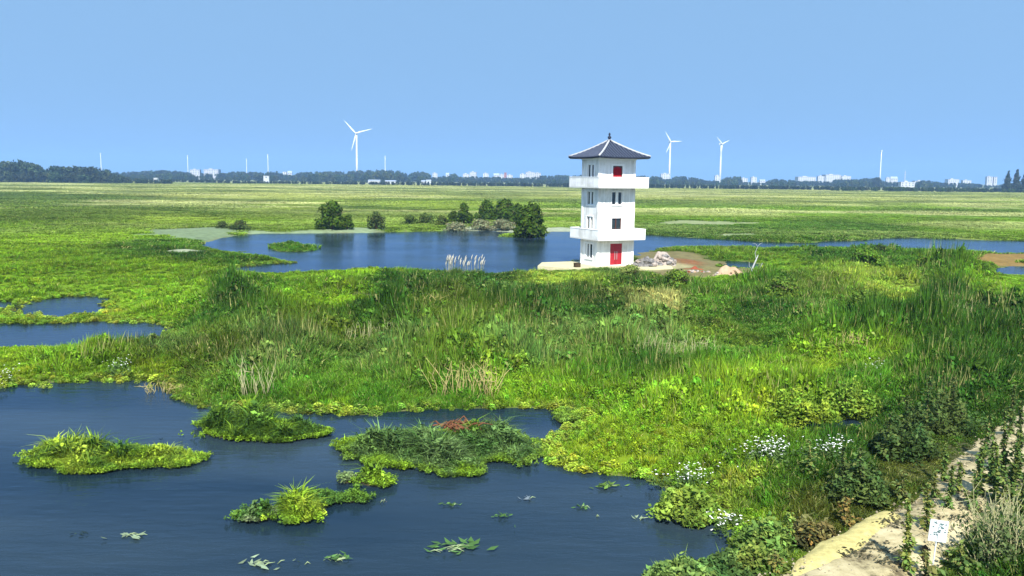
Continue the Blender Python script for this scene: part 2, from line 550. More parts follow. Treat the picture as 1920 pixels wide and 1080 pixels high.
# ---- what grows where: (photo x, y, height m, colour key) at control places, blended between
PAL = {'L': (.155, .265, .010), 'l': (.135, .240, .012), 'Y': (.18, .265, .013), 'y': (.122, .215, .012), 'M': (.060, .138, .010),
       'D': (.028, .070, .007), 'd': (.036, .092, .010), 'G': (.088, .148, .028), 'S': (.28, .27, .08), 'O': (.078, .128, .012),
       'P': (.34, .37, .10), 'F': (.22, .30, .03), 'B': (.075, .090, .014)}
CTRL = [
    (-100, 460, .3, 'L'), (100, 470, .3, 'L'), (250, 520, .32, 'L'), (60, 540, .35, 'L'), (350, 560, .4, 'l'), (330, 500, .3, 'L'), (180, 450, .28, 'L'),
    (60, 430, .35, 'y'), (300, 410, .3, 'F'), (60, 410, .5, 'O'), (200, 412, .5, 'O'), (400, 400, .35, 'O'), (520, 400, .3, 'F'), (560, 425, .3, 'L'),
    (100, 370, .3, 'O'), (400, 365, .3, 'P'), (700, 365, .3, 'P'), (700, 395, .3, 'O'), (800, 385, .3, 'F'), (760, 425, .35, 'L'), (1000, 362, .25, 'P'), (1050, 400, .3, 'l'),
    (1050, 425, .3, 'l'), (1250, 362, .25, 'P'), (1250, 400, .3, 'l'), (1400, 400, .3, 'l'), (1300, 435, .35, 'M'), (1500, 375, .25, 'P'), (1500, 400, .3, 'l'), (1600, 430, .35, 'M'),
    (1750, 420, .3, 'l'), (1850, 400, .3, 'l'), (1900, 435, .3, 'l'), (1800, 370, .25, 'P'), (1920, 380, .3, 'F'),
    (300, 470, .5, 'M'), (420, 490, .5, 'M'), (450, 482, .4, 'y'), (350, 488, .5, 'd'), (550, 466, .6, 'M'),
    (60, 600, .2, 'y'), (200, 595, .22, 'Y'), (300, 590, .5, 'l'), (90, 555, .4, 'y'),
    (60, 660, .5, 'L'), (130, 680, .8, 'y'), (30, 700, .5, 'Y'), (200, 690, .5, 'y'), (210, 640, .55, 'M'), (290, 660, 1.1, 'G'), (290, 705, .5, 'Y'),
    (400, 610, 1.0, 'd'), (470, 590, 1.7, 'd'), (470, 545, .8, 'M'), (560, 525, .45, 'l'), (650, 525, .4, 'L'), (550, 575, .8, 'l'), (640, 585, .6, 'L'),
    (700, 620, 1.9, 'D'), (600, 640, 1.2, 'O'), (500, 660, 1.2, 'G'), (400, 670, 1.1, 'O'), (380, 720, .7, 'O'), (520, 720, .9, 'G'), (620, 735, .8, 'M'), (520, 755, .55, 'M'), (700, 755, .65, 'M'), (640, 760, .5, 'l'),
    (760, 545, .9, 'd'), (900, 530, .8, 'D'), (880, 555, 1.0, 'd'), (960, 560, 1.1, 'G'), (850, 600, 1.0, 'O'), (960, 600, 1.1, 'd'), (1000, 630, 1.9, 'D'), (900, 640, 1.2, 'O'),
    (760, 690, 1.2, 'G'), (880, 700, 1.2, 'O'), (1000, 700, 1.1, 'G'), (980, 740, .5, 'y'), (900, 755, .65, 'M'), (1030, 750, .5, 'l'),
    (1080, 530, .4, 'F'), (1150, 520, .5, 'G'), (1150, 560, .9, 'O'), (1240, 545, .8, 'D'), (1230, 518, .25, 'O'), (1330, 527, .2, 'y'), (1420, 522, .25, 'y'), (1860, 520, .2, 'l'), (1900, 525, .2, 'l'), (1220, 590, 1.0, 'S'), (1120, 600, 1.1, 'd'), (1130, 650, 1.2, 'G'), (1240, 660, 1.2, 'G'), (1100, 720, .9, 'M'),
    (1220, 720, .9, 'd'), (1330, 560, 1.0, 'M'), (1320, 600, .9, 'M'), (1420, 545, 1.0, 'M'), (1450, 600, .9, 'd'), (1350, 650, .8, 'O'), (1330, 700, .8, 'M'), (1430, 690, .7, 'M'), (1300, 670, 1.1, 'G'),
    (1480, 500, .3, 'y'), (1560, 495, .7, 'd'), (1640, 492, .8, 'M'), (1500, 530, .6, 'O'), (1550, 560, .8, 'O'), (1600, 530, .6, 'F'), (1700, 560, .6, 'F'), (1640, 590, .8, 'M'), (1700, 500, .8, 'M'),
    (1790, 530, 2.1, 'M'), (1780, 590, 1.5, 'd'), (1860, 545, .35, 'l'), (1890, 560, .35, 'l'), (1880, 590, .6, 'O'), (1850, 620, 1.2, 'd'), (1910, 625, 1.3, 'D'), (1900, 660, 1.5, 'D'), (1600, 640, 1.7, 'd'), (1700, 650, 1.9, 'D'), (1520, 630, 1.0, 'M'),
    (1500, 700, .8, 'y'), (1550, 730, .8, 'Y'), (1600, 700, .8, 'y'), (1480, 740, .7, 'y'), (1650, 760, .9, 'M'), (1720, 720, 1.4, 'D'), (1800, 720, 1.5, 'D'), (1880, 720, 1.4, 'D'), (1780, 790, 1.2, 'D'), (1680, 830, 1.3, 'D'), (1840, 760, 1.2, 'D'),
    (1130, 780, .5, 'y'), (1200, 790, .6, 'y'), (1280, 790, .7, 'y'), (1380, 790, .7, 'Y'), (1420, 820, .6, 'y'), (1250, 840, .6, 'Y'), (1150, 850, .4, 'Y'), (1330, 850, .6, 'y'), (1090, 850, .35, 'Y'), (1060, 830, .35, 'y'),
    (1280, 910, .4, 'l'), (1400, 880, .6, 'y'), (1480, 870, .6, 'M'), (1560, 850, .8, 'd'), (1400, 930, .7, 'F'), (1450, 950, .6, 'M'), (1520, 920, .8, 'D'), (1600, 900, 1.0, 'D'), (1440, 1000, .5, 'l'), (1540, 980, .5, 'B'),
    (1600, 960, .5, 'B'), (1350, 1030, .5, 'M'), (1290, 1050, .5, 'd'), (1400, 1060, .4, 'B'), (1680, 900, .7, 'B'), (1800, 1040, .5, 'B'), (1880, 1000, .9, 'M'), (1850, 1080, .5, 'd'), (1950, 900, .9, 'd'), (2050, 1000, .9, 'd'),
]
CT = np.array([(c[0], c[1]) for c in CTRL], float)
CH = np.array([c[2] for c in CTRL]); CC = np.array([PAL[c[3]] for c in CTRL])


def flora(x, y, sharp=3.0):
    px, py = pix(x, y, np.zeros_like(x))
    jit = 60 * np.clip((py - 400) / 250, .15, 1)
    px = px + (fbm(x, y, 6, 77) - .5) * jit * 2
    py2 = py + (fbm(x, y, 6, 78) - .5) * jit
    h = np.zeros(px.size); c = np.zeros((px.size, 3)); W = np.zeros(px.size)
    fx = px.ravel(); fy = py2.ravel()
    # rows lie closer together near the horizon: compare rows by the log of their depth
    q = lambda v: 900 * np.log(np.maximum(v - 322, 6) / 300.0) * .5
    for (cx, cy), ch, cc in zip(CT, CH, CC):
        d2 = (fx - cx) ** 2 * .7 + (q(fy) - q(cy)) ** 2 * 4.0 + 60
        w = 1 / d2 ** (sharp / 2 + .5)
        W += w; h += w * ch; c += w[:, None] * cc
    return (h / W).reshape(px.shape), (c / W[:, None]).reshape(px.shape + (3,))


FH, FC = flora(GX, GY)
far = smooth(130, 320, R2)
n1 = fbm(GX / 2.0, GY, 40, 3, 4); n2 = fbm(GX, GY, 18, 13, 3)
pale = smooth(.50, .60, n1) * far
dark = smooth(.52, .62, fbm(GX / 2.2, GY, 38, 23, 4)) * smooth(110, 200, R2)
FC = FC * (1 - .75 * pale[..., None]) + np.array((.46, .47, .19)) * .75 * pale[..., None]
FC = FC * (1 - .65 * dark[..., None]) + np.array((.09, .145, .016)) * .65 * dark[..., None]
FC = FC * (.6 + .8 * n2)[..., None]
beyond = smooth(1150, 1300, R2)
FC = FC * (1 - .6 * beyond[..., None]) + np.array((.17, .18, .09)) * .6 * beyond[..., None]

land = -SDW
hum = (fbm(GX, GY, 5, 41) - .4) * .5 * smooth(.5, 6, land) * smooth(320, 120, R2)
GZ = np.where(land > 0, .02 + .38 * smooth(0, 5, land) + hum, -.8 * smooth(0, 3, -land) - .01)
pathk = smooth(-1.2, .3, SDP)
GZ = GZ * (1 - pathk) + .30 * pathk
GZ = np.where(SDP > -1.2, np.maximum(GZ, .1), GZ)
tx, ty = gp(1137, 503)
TOWER = Vector((float(tx), float(ty), .45))
dt = np.hypot(GX - TOWER.x, GY - TOWER.y)
tk = smooth(9, 5.5, dt)
GZ = GZ * (1 - tk) + .35 * tk
SDW = np.where(tk > .5, -2.0, SDW)

thatch_shade = smooth(.4, .9, FH)[..., None] * smooth(140, 90, R2)[..., None]  # dark soil under tall plants, with the shade of the gaps put into its colour
gcol = FC * .8 * (1 - thatch_shade) + np.array((.05, .055, .02)) * thatch_shade
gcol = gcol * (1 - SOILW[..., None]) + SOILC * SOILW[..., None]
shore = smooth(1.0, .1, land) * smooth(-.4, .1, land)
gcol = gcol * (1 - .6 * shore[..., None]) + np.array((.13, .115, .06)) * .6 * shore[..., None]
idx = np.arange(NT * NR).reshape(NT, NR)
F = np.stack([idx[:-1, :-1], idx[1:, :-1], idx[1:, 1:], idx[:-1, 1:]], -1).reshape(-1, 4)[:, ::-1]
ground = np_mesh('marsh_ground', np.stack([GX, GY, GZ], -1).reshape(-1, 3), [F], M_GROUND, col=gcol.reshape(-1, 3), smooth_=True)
tag(ground, kind='structure')


def sample(A, x, y):
    """bilinear look-up in the polar sheet"""
    th = np.arctan2(x, y); r = np.log(np.maximum(np.hypot(x, y), 9.01))
    s = np.sign(th) * (np.abs(th) / R(62)) ** (1 / 1.35)
    u = np.clip((s + 1) / 2 * (NT - 1), 0, NT - 1.001); v = np.clip((r - LR[0]) / (LR[-1] - LR[0]) * (NR - 1), 0, NR - 1.001)
    i = u.astype(int); j = v.astype(int); fu = u - i; fv = v - j
    if A.ndim == 3:
        fu = fu[..., None]; fv = fv[..., None]
    return (A[i, j] * (1 - fu) + A[i + 1, j] * fu) * (1 - fv) + (A[i, j + 1] * (1 - fu) + A[i + 1, j + 1] * fu) * fv


def gz(x, y):
    return float(sample(GZ, np.array([x]), np.array([y]))[0])


def spot(px, py):
    """stand a thing on the ground (or water) where the photo shows its foot"""
    x, y = gp(px, py, .25)
    return Vector((float(x), float(y), max(0.0, gz(float(x), float(y)))))


w = MB(); w.add([(-9000, -200, 0), (9000, -200, 0), (9000, 9500, 0), (-9000, 9500, 0)], [(0, 1, 2, 3)])
tag(w.build('water', M_WATER), kind='structure')
w = MB(); w.add([(-9500, -400, -1.2), (9500, -400, -1.2), (9500, 9800, -1.2), (-9500, 9800, -1.2)], [(0, 1, 2, 3)])
tag(w.build('lake_bed', M_MAT), kind='structure')

# sandy path draped over its flat bed
px0 = PATH_W.min(0); px1 = PATH_W.max(0)
st = .13
xs = np.arange(px0[0], px1[0], st); ys = np.arange(px0[1], px1[1], st)
X, Y = np.meshgrid(xs, ys, indexing='ij')
S = sdf(PATH_W, X, Y).reshape(X.shape) + (fbm(X, Y, 1.2, 51) - .5) * .5
Z = .60 + (fbm(X, Y, 1.5, 52) - .5) * .12 - .28 * smooth(.9, -.2, S)
keep = S > -.2
ii = np.arange(X.size).reshape(X.shape)
q = keep[:-1, :-1] & keep[1:, :-1] & keep[1:, 1:] & keep[:-1, 1:]
F = np.stack([ii[:-1, :-1], ii[1:, :-1], ii[1:, 1:], ii[:-1, 1:]], -1)[q]
used = np.unique(F); rem = -np.ones(X.size, int); rem[used] = np.arange(len(used))
V = np.stack([X, Y, Z], -1).reshape(-1, 3)[used]
tag(np_mesh('sandy_path', V, [rem[F]], M_PATH, smooth_=True), kind='structure')
# raised yellow sand edge on the water side of the path
ep = [(1488, 1060), (1540, 1040), (1585, 1012), (1630, 985), (1668, 962), (1690, 950)]
E = np.array([gp(a, b, .7) for a, b in ep])
t = np.linspace(0, len(E) - 1, 60); E = np.stack([np.interp(t, range(len(E)), E[:, k]) for k in (0, 1)], -1)
V = []; F = []
for i, p in enumerate(E):
    d = E[min(i + 1, 59)] - E[max(i - 1, 0)]; d /= np.linalg.norm(d); nn = np.array((-d[1], d[0]))
    wv = (.2 + .3 * vnoise(i * .5, 3, 4.0, 5)) 
    tp = math.sin(math.pi * min(1, i / 12) / 2) * math.sin(math.pi * min(1, (59 - i) / 10) / 2); wv = wv * (.3 + .7 * tp)
    for k, (o, z) in enumerate([(-1.6, .28), (-1.0, .56), (-.3, .64), (.3, .655), (.8, .64), (1.2, .56)]):
        c = p + nn * o * wv
        z = .28 + (z - .28) * (.25 + .75 * tp)
        V.append((c[0], c[1], z + .06 * (vnoise(c[0], c[1], .25, 6) - .5)))
for i in range(59):
    for k in range(5):
        F.append((i * 6 + k, i * 6 + k + 6, i * 6 + k + 7, i * 6 + k + 1))
tag(np_mesh('path_edge', V, [np.array(F)], M_KERB, smooth_=True), kind='structure')

# ------------------------------------------------------------------ the watch tower
A_R = R(26)                     # the broad face is turned this much to the right
WX, WY = 4.85, 3.6               # broad face width, narrow face width
tower = empty('watch_tower', TOWER, A_R, 'white four-storey watch tower with dark hipped roof beside the lake', 'tower')
# local axes: -Y is the outward normal of the broad (door) face, -X of the narrow face on the left
TH_W = .24


def face_panel(mb, width, z0, z1, openings, to3d):
    us = sorted({0, width, *[o[0] for o in openings], *[o[1] for o in openings]})
    zs = sorted({z0, z1, *[o[2] for o in openings], *[o[3] for o in openings]})
    solid = {}
    for i in range(len(us) - 1):
        for j in range(len(zs) - 1):
            uc = (us[i] + us[i + 1]) / 2; zc = (zs[j] + zs[j + 1]) / 2
            solid[i, j] = not any(o[0] < uc < o[1] and o[2] < zc < o[3] for o in openings)
    for (i, j), s in solid.items():
        if not s: continue
        a, b, c, d = us[i], us[i + 1], zs[j], zs[j + 1]
        vs = [to3d(a, 0, c), to3d(b, 0, c), to3d(b, 0, d), to3d(a, 0, d), to3d(a, TH_W, c), to3d(b, TH_W, c), to3d(b, TH_W, d), to3d(a, TH_W, d)]
        fs = [(0, 1, 2, 3), (7, 6, 5, 4)]
        if not solid.get((i - 1, j), False): fs.append((0, 3, 7, 4))
        if not solid.get((i + 1, j), False): fs.append((1, 5, 6, 2))
        if not solid.get((i, j - 1), False): fs.append((0, 4, 5, 1))
        if not solid.get((i, j + 1), False): fs.append((3, 2, 6, 7))
        mb.add(vs, fs)


front = lambda u, d, z: (-WX / 2 + u, -WY / 2 + d, z)
left = lambda u, d, z: (-WX / 2 + d, WY / 2 - u, z)
back = lambda u, d, z: (WX / 2 - u, WY / 2 - d, z)
right = lambda u, d, z: (WX / 2 - d, -WY / 2 + u, z)
ZB1, ZB2, ZE = 3.0, 8.85, 12.15
OPEN_F = {'door': (1.75, 3.35, .12, 2.55), 'f2': (1.85, 3.15, 4.15, 5.45), 'f3': (1.80, 3.20, 6.95, 8.45), 'f4': (1.85, 3.15, 10.05, 11.35)}
OPEN_L = {'g': (.95, 2.75, .80, 2.50), 'f2': (1.1, 2.7, 4.15, 5.6), 'f3': (1.1, 2.7, 6.95, 8.45), 'f4': (1.1, 2.7, 9.75, 11.5)}
e0, e1 = TH_W, WY - TH_W
mb = MB(); face_panel(mb, WX, 0, ZE, list(OPEN_F.values()), front); mb.build('front_wall', M_WHITE, tower)
mb = MB(); face_panel(mb, WX, 0, ZE, [], back); mb.build('back_wall', M_WHITE, tower)
# side walls fit between front and back walls
left2 = lambda u, d, z: (-WX / 2 + d, WY / 2 - TH_W - u * (WY - 2 * TH_W) / WY, z)
right2 = lambda u, d, z: (WX / 2 - d, -WY / 2 + TH_W + u * (WY - 2 * TH_W) / WY, z)
mb = MB(); face_panel(mb, WY, 0, ZE, list(OPEN_L.values()), left2); mb.build('side_wall', M_WHITE, tower)
mb = MB(); face_panel(mb, WY, 0, ZE, [(o[0], o[1], o[2], o[3]) for o in list(OPEN_L.values())[1:]], right2); mb.build('side_wall', M_WHITE, tower)
for z in (.0, ZB1, 6.0, ZB2, ZE - .2):
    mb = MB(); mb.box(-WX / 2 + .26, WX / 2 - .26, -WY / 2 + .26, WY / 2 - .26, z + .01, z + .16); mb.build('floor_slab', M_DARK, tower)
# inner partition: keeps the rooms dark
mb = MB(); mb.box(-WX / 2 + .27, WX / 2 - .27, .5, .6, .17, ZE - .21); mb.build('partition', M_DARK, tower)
# pilasters on the corners, proud of the walls
for (x, y) in ((-1, -1), (1, -1), (-1, 1), (1, 1)):
    mb = MB()
    for z0, z1 in ((0, ZB1 - .12), (ZB1 + .14, ZB2 - .12), (ZB2 + .14, ZE - .12)):
        cx, cy = x * (WX / 2 - .12), y * (WY / 2 - .12)
        mb.box(cx - .17, cx + .17, cy - .17, cy + .17, z0, z1)
    mb.build('pilaster', M_WHITE, tower)


def window(to3d, o, frame_mat, mull, name='window', curtain=None, sill=True, surround=.10):
    u0, u1, z0, z1 = o
    mb = MB()

    def bar(a, b, c, d, d0, d1):
        P = [to3d(a, d0, c), to3d(b, d0, c), to3d(b, d1, c), to3d(a, d1, c), to3d(a, d0, d), to3d(b, d0, d), to3d(b, d1, d), to3d(a, d1, d)]
        mb.add(P, [(3, 2, 1, 0), (4, 5, 6, 7), (0, 1, 5, 4), (1, 2, 6, 5), (2, 3, 7, 6), (3, 0, 4, 7)])
    t = .07
    bar(u0 + .002, u0 + t, z0 + .002, z1 - .002, .09, .17); bar(u1 - t, u1 - .002, z0 + .002, z1 - .002, .09, .17)
    bar(u0 + t, u1 - t, z0 + .002, z0 + t, .09, .17); bar(u0 + t, u1 - t, z1 - t, z1 - .002, .09, .17)
    for m_, wd in mull:
        c = u0 + (u1 - u0) * m_
        bar(c - wd / 2, c + wd / 2, z0 + t, z1 - t, .02, .165)
    wobj = mb.build(name, frame_mat, tower)
    cuts = [u0 + t] + [u0 + (u1 - u0) * m_ for m_, _ in mull] + [u1 - t]
    for k in range(len(cuts) - 1):
        mb = MB(); bar2 = mb
        a, b = cuts[k] + .012, cuts[k + 1] - .012
        P = [to3d(a, .13, z0 + t), to3d(b, .13, z0 + t), to3d(b, .145, z0 + t), to3d(a, .145, z0 + t), to3d(a, .13, z1 - t), to3d(b, .13, z1 - t), to3d(b, .145, z1 - t), to3d(a, .145, z1 - t)]
        mb.add(P, [(3, 2, 1, 0), (4, 5, 6, 7), (0, 1, 5, 4), (1, 2, 6, 5), (2, 3, 7, 6), (3, 0, 4, 7)])
        mb.build('pane', M_GLASS if curtain is None or k not in curtain else M_CURT, wobj)
    # raised surround
    mb = MB()
    s = surround
    bar(u0 - s, u0 - .003, z0 - .02, z1 + s, -.05, .05); bar(u1 + .003, u1 + s, z0 - .02, z1 + s, -.05, .05)
    bar(u0 - .003, u1 + .003, z1 + .003, z1 + s, -.05, .05)
    mb.build('surround', M_TRIM, wobj)
    if sill:
        mb = MB(); bar(u0 - s, u1 + s, z0 - .12, z0 - .022, -.09, .05)
        mb.build('sill', M_TRIM, wobj)
    return wobj


def bars(mb, to3d):
    def bar(a, b, c, d, d0, d1):
        P = [to3d(a, d0, c), to3d(b, d0, c), to3d(b, d1, c), to3d(a, d1, c), to3d(a, d0, d), to3d(b, d0, d), to3d(b, d1, d), to3d(a, d1, d)]
        mb.add(P, [(3, 2, 1, 0), (4, 5, 6, 7), (0, 1, 5, 4), (1, 2, 6, 5), (2, 3, 7, 6), (3, 0, 4, 7)])
    return bar


window(front, OPEN_F['f2'], M_BROWN, [(.45, .06)])
window(front, OPEN_F['f3'], M_TRIM, [(.5, .34)])
window(front, OPEN_F['f4'], M_BROWN, [], curtain=None, surround=.2)
for k in ('g', 'f2', 'f3', 'f4'):
    window(left2, OPEN_L[k], M_TRIM, [(.12, .2), (.5, .22)] if k == 'g' else [(.5, .3)])
for k in ('f2', 'f3', 'f4'):
    window(right2, OPEN_L[k], M_TRIM, [(.5, .3)])
# red curtain hanging behind the top window
o = OPEN_F['f4']
V = []; F = []
for i in range(41):
    u = o[0] + .12 + (o[1] - o[0] - .24) * i / 40
    for j, z in enumerate((o[2] + .05, o[3] - .3 + .22 * math.cos((i / 40 - .5) * 3))):
        V.append(front(u, .10 + .03 * math.sin(i * 1.7), z))
F = [(2 * i, 2 * i + 2, 2 * i + 3, 2 * i + 1) for i in range(40)]
np_mesh('curtain', V, [np.array(F)], M_CURT, parent=tower)
# red double door
o = OPEN_F['door']
mid = (o[0] + o[1]) / 2
for a, b, hx in ((o[0] + .06, mid - .012, mid - .14), (mid + .012, o[1] - .06, mid + .14)):
    mb = MB(); bar = bars(mb, front); bar(a, b, o[2], o[3] - .06, .10, .16)
    leaf = mb.build('door', M_DOOR, tower)
    for c0, c1 in ((.3, .95), (1.1, 2.05)):
        mb = MB(); bar = bars(mb, front); bar(a + .12, b - .12, o[2] + c0, o[2] + c1, .085, .098); mb.build('door_panel', M_DOOR, leaf)
    mb = MB(); bar = bars(mb, front); bar(hx - .03, hx + .03, o[2] + .6, o[2] + 1.55, .03, .084); mb.build('handle', M_METAL, leaf)
mb = MB(); bar = bars(mb, front)
bar(o[0], o[0] + .058, o[2], o[3], .07, .18); bar(o[1] - .058, o[1], o[2], o[3], .07, .18); bar(o[0] + .058, o[1] - .058, o[3] - .058, o[3], .07, .18)
mb.build('door_frame', M_DOOR, tower)
# shallow raised panels on the broad face
mb = MB(); bar = bars(mb, front)
for a, b, c, d in ((.75, .81, 3.2, 8.7), (4.1, 4.16, 3.2, 8.7), (.75, .81, .1, 2.85), (4.1, 4.16, .1, 2.85), (.75, .81, 9.1, 12.0), (4.1, 4.16, 9.1, 12.0), (1.5, 3.5, 6.18, 6.28)):
    bar(a, b, c, d, -.035, .02)
mb.build('panel_strip', M_TRIM, tower)


def balcony(side, zb, zt):
    h = side / 2
    mb = MB(); mb.box(-h, h, -h, h, zb, zb + .13)
    sl = mb.build('balcony_slab', M_SOFFIT, tower)
    tck = .14
    for (x0, x1, y0, y1) in ((-h, h, -h, -h + tck), (-h, h, h - tck, h), (-h, -h + tck, -h + tck, h - tck), (h - tck, h, -h + tck, h - tck)):
        mb = MB(); mb.box(x0, x1, y0, y1, zb + .132, zt - .08)
        p = mb.build('parapet', M_WHITE, tower)
        mb = MB(); mb.box(x0 - .03, x1 + .03, y0 - .03, y1 + .03, zt - .078, zt); mb.build('coping', M_TRIM, p)
    return h


h1 = balcony(6.3, ZB1, 4.25)
h2 = balcony(6.6, ZB2, 10.1)
# faint lettering, too worn to read, on the upper parapet
M_FAINT = plain('faded_lettering', (.62, .61, .68), .8, .08, 3, .1)
for k in range(11):
    mb = MB(); z = ZB2 + .52
    y = h2 - .9 - k * .42
    wd = random.uniform(.16, .30); hh = random.uniform(.12, .22)
    mb.box(-h2 - .006, -h2 - .002, y - wd, y, z, z + hh * .35)
    mb.box(-h2 - .006, -h2 - .002, y - wd * .6, y - wd * .35, z + hh * .351, z + hh)
    mb.build('letter_mark', M_FAINT, tower)
for k in range(9):
    mb = MB(); x = -h2 + 2.4 + k * .38
    wd = random.uniform(.14, .28); hh = random.uniform(.10, .18); z = ZB2 + .5
    mb.box(x, x + wd, -h2 - .006, -h2 - .002, z, z + hh * .35)
    mb.box(x + wd * .3, x + wd * .6, -h2 - .006, -h2 - .002, z + hh * .351, z + hh)
    mb.build('letter_mark', M_FAINT, tower)

# roof: four curved hips with tile ribs
HR = 3.4; ZA = 14.25; ZEV = ZE + .12


def roof_pt(side, u, t):
    """side 0..3, u -1..1 along the eave, t 0 eave .. 1 apex"""
    half = HR * (1 - t)
    z = ZEV + (ZA - ZEV) * (t * .80 + .20 * t * t) + .10 * (abs(u) ** 3) * (1 - t) ** 4
    p = (u * half, -half, z)
    c, s = [(1, 0), (0, 1), (-1, 0), (0, -1)][side]
    return (p[0] * c - p[1] * s, p[0] * s + p[1] * c, p[2])


for sd in range(4):
    nu, ntt = 40, 12
    V = [roof_pt(sd, -1 + 2 * i / nu, j / ntt * .985) for i in range(nu + 1) for j in range(ntt + 1)]
    F = [(i * (ntt + 1) + j, (i + 1) * (ntt + 1) + j, (i + 1) * (ntt + 1) + j + 1, i * (ntt + 1) + j + 1) for i in range(nu) for j in range(ntt)]
    rs = np_mesh('roof_slope', V, [np.array(F)], M_TILE, parent=tower, smooth_=True)
    mb = MB()
    nrib = 18
    for k in range(nrib):
        x = -1 + (2 * k + 1) / nrib
        tmax = 1 - abs(x)
        if tmax < .05: continue
        pts = []
        for j in range(9):
            t = tmax * j / 8 * .97
            u = x / (1 - t)
            p = roof_pt(sd, u, t); pts.append((p[0], p[1], p[2] + .03))
        mb.tube(pts, [.085] * 9, 6)
    o = mb.build('tile_rib', M_RIB, rs, True); o['kind'] = 'stuff'
    # eave drip band
    mb = MB()
    V = []; F = []
    for i in range(21):
        p = roof_pt(sd, -1 + 2 * i / 20, 0)
        V += [p, (p[0], p[1], p[2] - .14), (p[0] * .94, p[1] * .94, p[2] - .14)]
    for i in range(20):
        F += [(3 * i, 3 * i + 3, 3 * i + 4, 3 * i + 1), (3 * i + 1, 3 * i + 4, 3 * i + 5, 3 * i + 2)]
    np_mesh('eave_band', V, [np.array(F)[:, ::-1]], M_TILE, parent=tower)
    mb = MB()
    pts = [roof_pt(sd, -1, j / 10 * .985) for j in range(11)]
    mb.tube([(p[0], p[1], p[2] + .07) for p in pts], [.10] + [.115] * 9 + [.10], 8)
    mb.build('hip_ridge', M_RIDGE, tower, True)
mb = MB(); mb.box(-HR + .12, HR - .12, -HR + .12, HR - .12, ZE - .02, ZE + .05); mb.build('soffit', M_SOFFIT, tower)
mb = MB(); mb.box(-WX / 2 - .12, WX / 2 + .12, -WY / 2 - .12, WY / 2 + .12, ZE - .13, ZE - .021); mb.build('cornice', M_TRIM, tower)
mb = MB(); mb.lathe([(.26, ZA - .18), (.30, ZA - .02), (.16, ZA + .05), (.10, ZA + .14), (.20, ZA + .26), (.22, ZA + .38), (.10, ZA + .50), (.08, ZA + .56), (.13, ZA + .66), (.10, ZA + .78), (.03, ZA + .88)], 14)
mb.build('finial', M_TILE, tower, True)

# terrace slab at the tower's foot
ter = MB()
t0 = gp(1010, 507); t1 = gp(1262, 508)
dx = t1 - t0
P = [gp(1008, 506), gp(1100, 514), gp(1262, 511), gp(1255, 500), gp(1100, 496), gp(1016, 499)]
n = len(P)
ter.add([(p[0], p[1], .46) for p in P] + [(p[0], p[1], .0) for p in P], [tuple(range(n))] + [(i, i + n, (i + 1) % n + n, (i + 1) % n) for i in range(n)])
tag(ter.build('terrace', M_CONC), kind='structure')

# ------------------------------------------------------------------ plant makers
rng = np.random.default_rng(11)


def blades(n, rad, h0, h1, w, lean, seed, droop=.25, drys=.1, clump=1.0):
    r = np.random.default_rng(seed)
    a = r.uniform(0, 2 * np.pi, n); rr = rad * np.sqrt(r.uniform(0, 1, n))
    bx, by = rr * np.cos(a), rr * np.sin(a)
    h = r.uniform(h0, h1, n) * (1 - .35 * (rr / rad) ** 2 * clump)
    la = a + r.normal(0, 1.0, n); ln = lean * h * r.uniform(.3, 1.3, n)
    dx, dy = np.cos(la), np.sin(la)
    fa = r.uniform(0, np.pi, n); wx, wy = np.cos(fa) * w / 2, np.sin(fa) * w / 2
    ww = r.uniform(.6, 1.3, n)
    V = np.zeros((n, 5, 3))
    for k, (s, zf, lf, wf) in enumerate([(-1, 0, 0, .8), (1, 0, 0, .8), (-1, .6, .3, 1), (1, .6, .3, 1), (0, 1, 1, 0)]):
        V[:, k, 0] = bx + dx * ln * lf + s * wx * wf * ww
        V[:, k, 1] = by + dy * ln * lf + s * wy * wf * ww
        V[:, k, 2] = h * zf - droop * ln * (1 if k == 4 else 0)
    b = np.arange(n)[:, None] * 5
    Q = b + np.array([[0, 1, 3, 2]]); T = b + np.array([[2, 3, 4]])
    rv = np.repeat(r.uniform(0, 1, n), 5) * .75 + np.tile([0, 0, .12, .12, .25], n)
    dry = np.repeat((r.uniform(0, 1, n) < drys) * r.uniform(.4, 1, n), 5)
    return V.reshape(-1, 3), Q, T, rv, dry


def leaves(n, rad, h, size, seed, up=.35, drys=.05, dome=True, stems=0):
    """leafy herb: rhombic leaves through a dome"""
    r = np.random.default_rng(seed)
    a = r.uniform(0, 2 * np.pi, n); rr = rad * np.sqrt(r.uniform(0, 1, n))
    top = h * (1 - .6 * (rr / rad) ** 2) if dome else np.full(n, h)
    z = top * r.uniform(.25, 1, n) ** .6
    c = np.stack([rr * np.cos(a), rr * np.sin(a), z], -1)
    d = r.normal(0, 1, (n, 3)); d[:, 2] = d[:, 2] * .5 + up; d /= np.linalg.norm(d, axis=1)[:, None]
    s = np.cross(d, r.normal(0, 1, (n, 3)) * .5 + np.array([0, 0, 1])); s /= np.linalg.norm(s, axis=1)[:, None] + 1e-9
    L = size * r.uniform(.6, 1.4, n)[:, None]
    V = np.stack([c - d * L * .5, c + s * L * .28, c + d * L * .5, c - s * L * .28], 1)
    b = np.arange(n)[:, None] * 4
    Q = b + np.array([[0, 1, 2, 3]])
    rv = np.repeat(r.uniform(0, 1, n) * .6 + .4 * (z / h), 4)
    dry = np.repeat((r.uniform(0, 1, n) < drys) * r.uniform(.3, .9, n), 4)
    return V.reshape(-1, 3), Q, np.zeros((0, 3), int), rv, dry


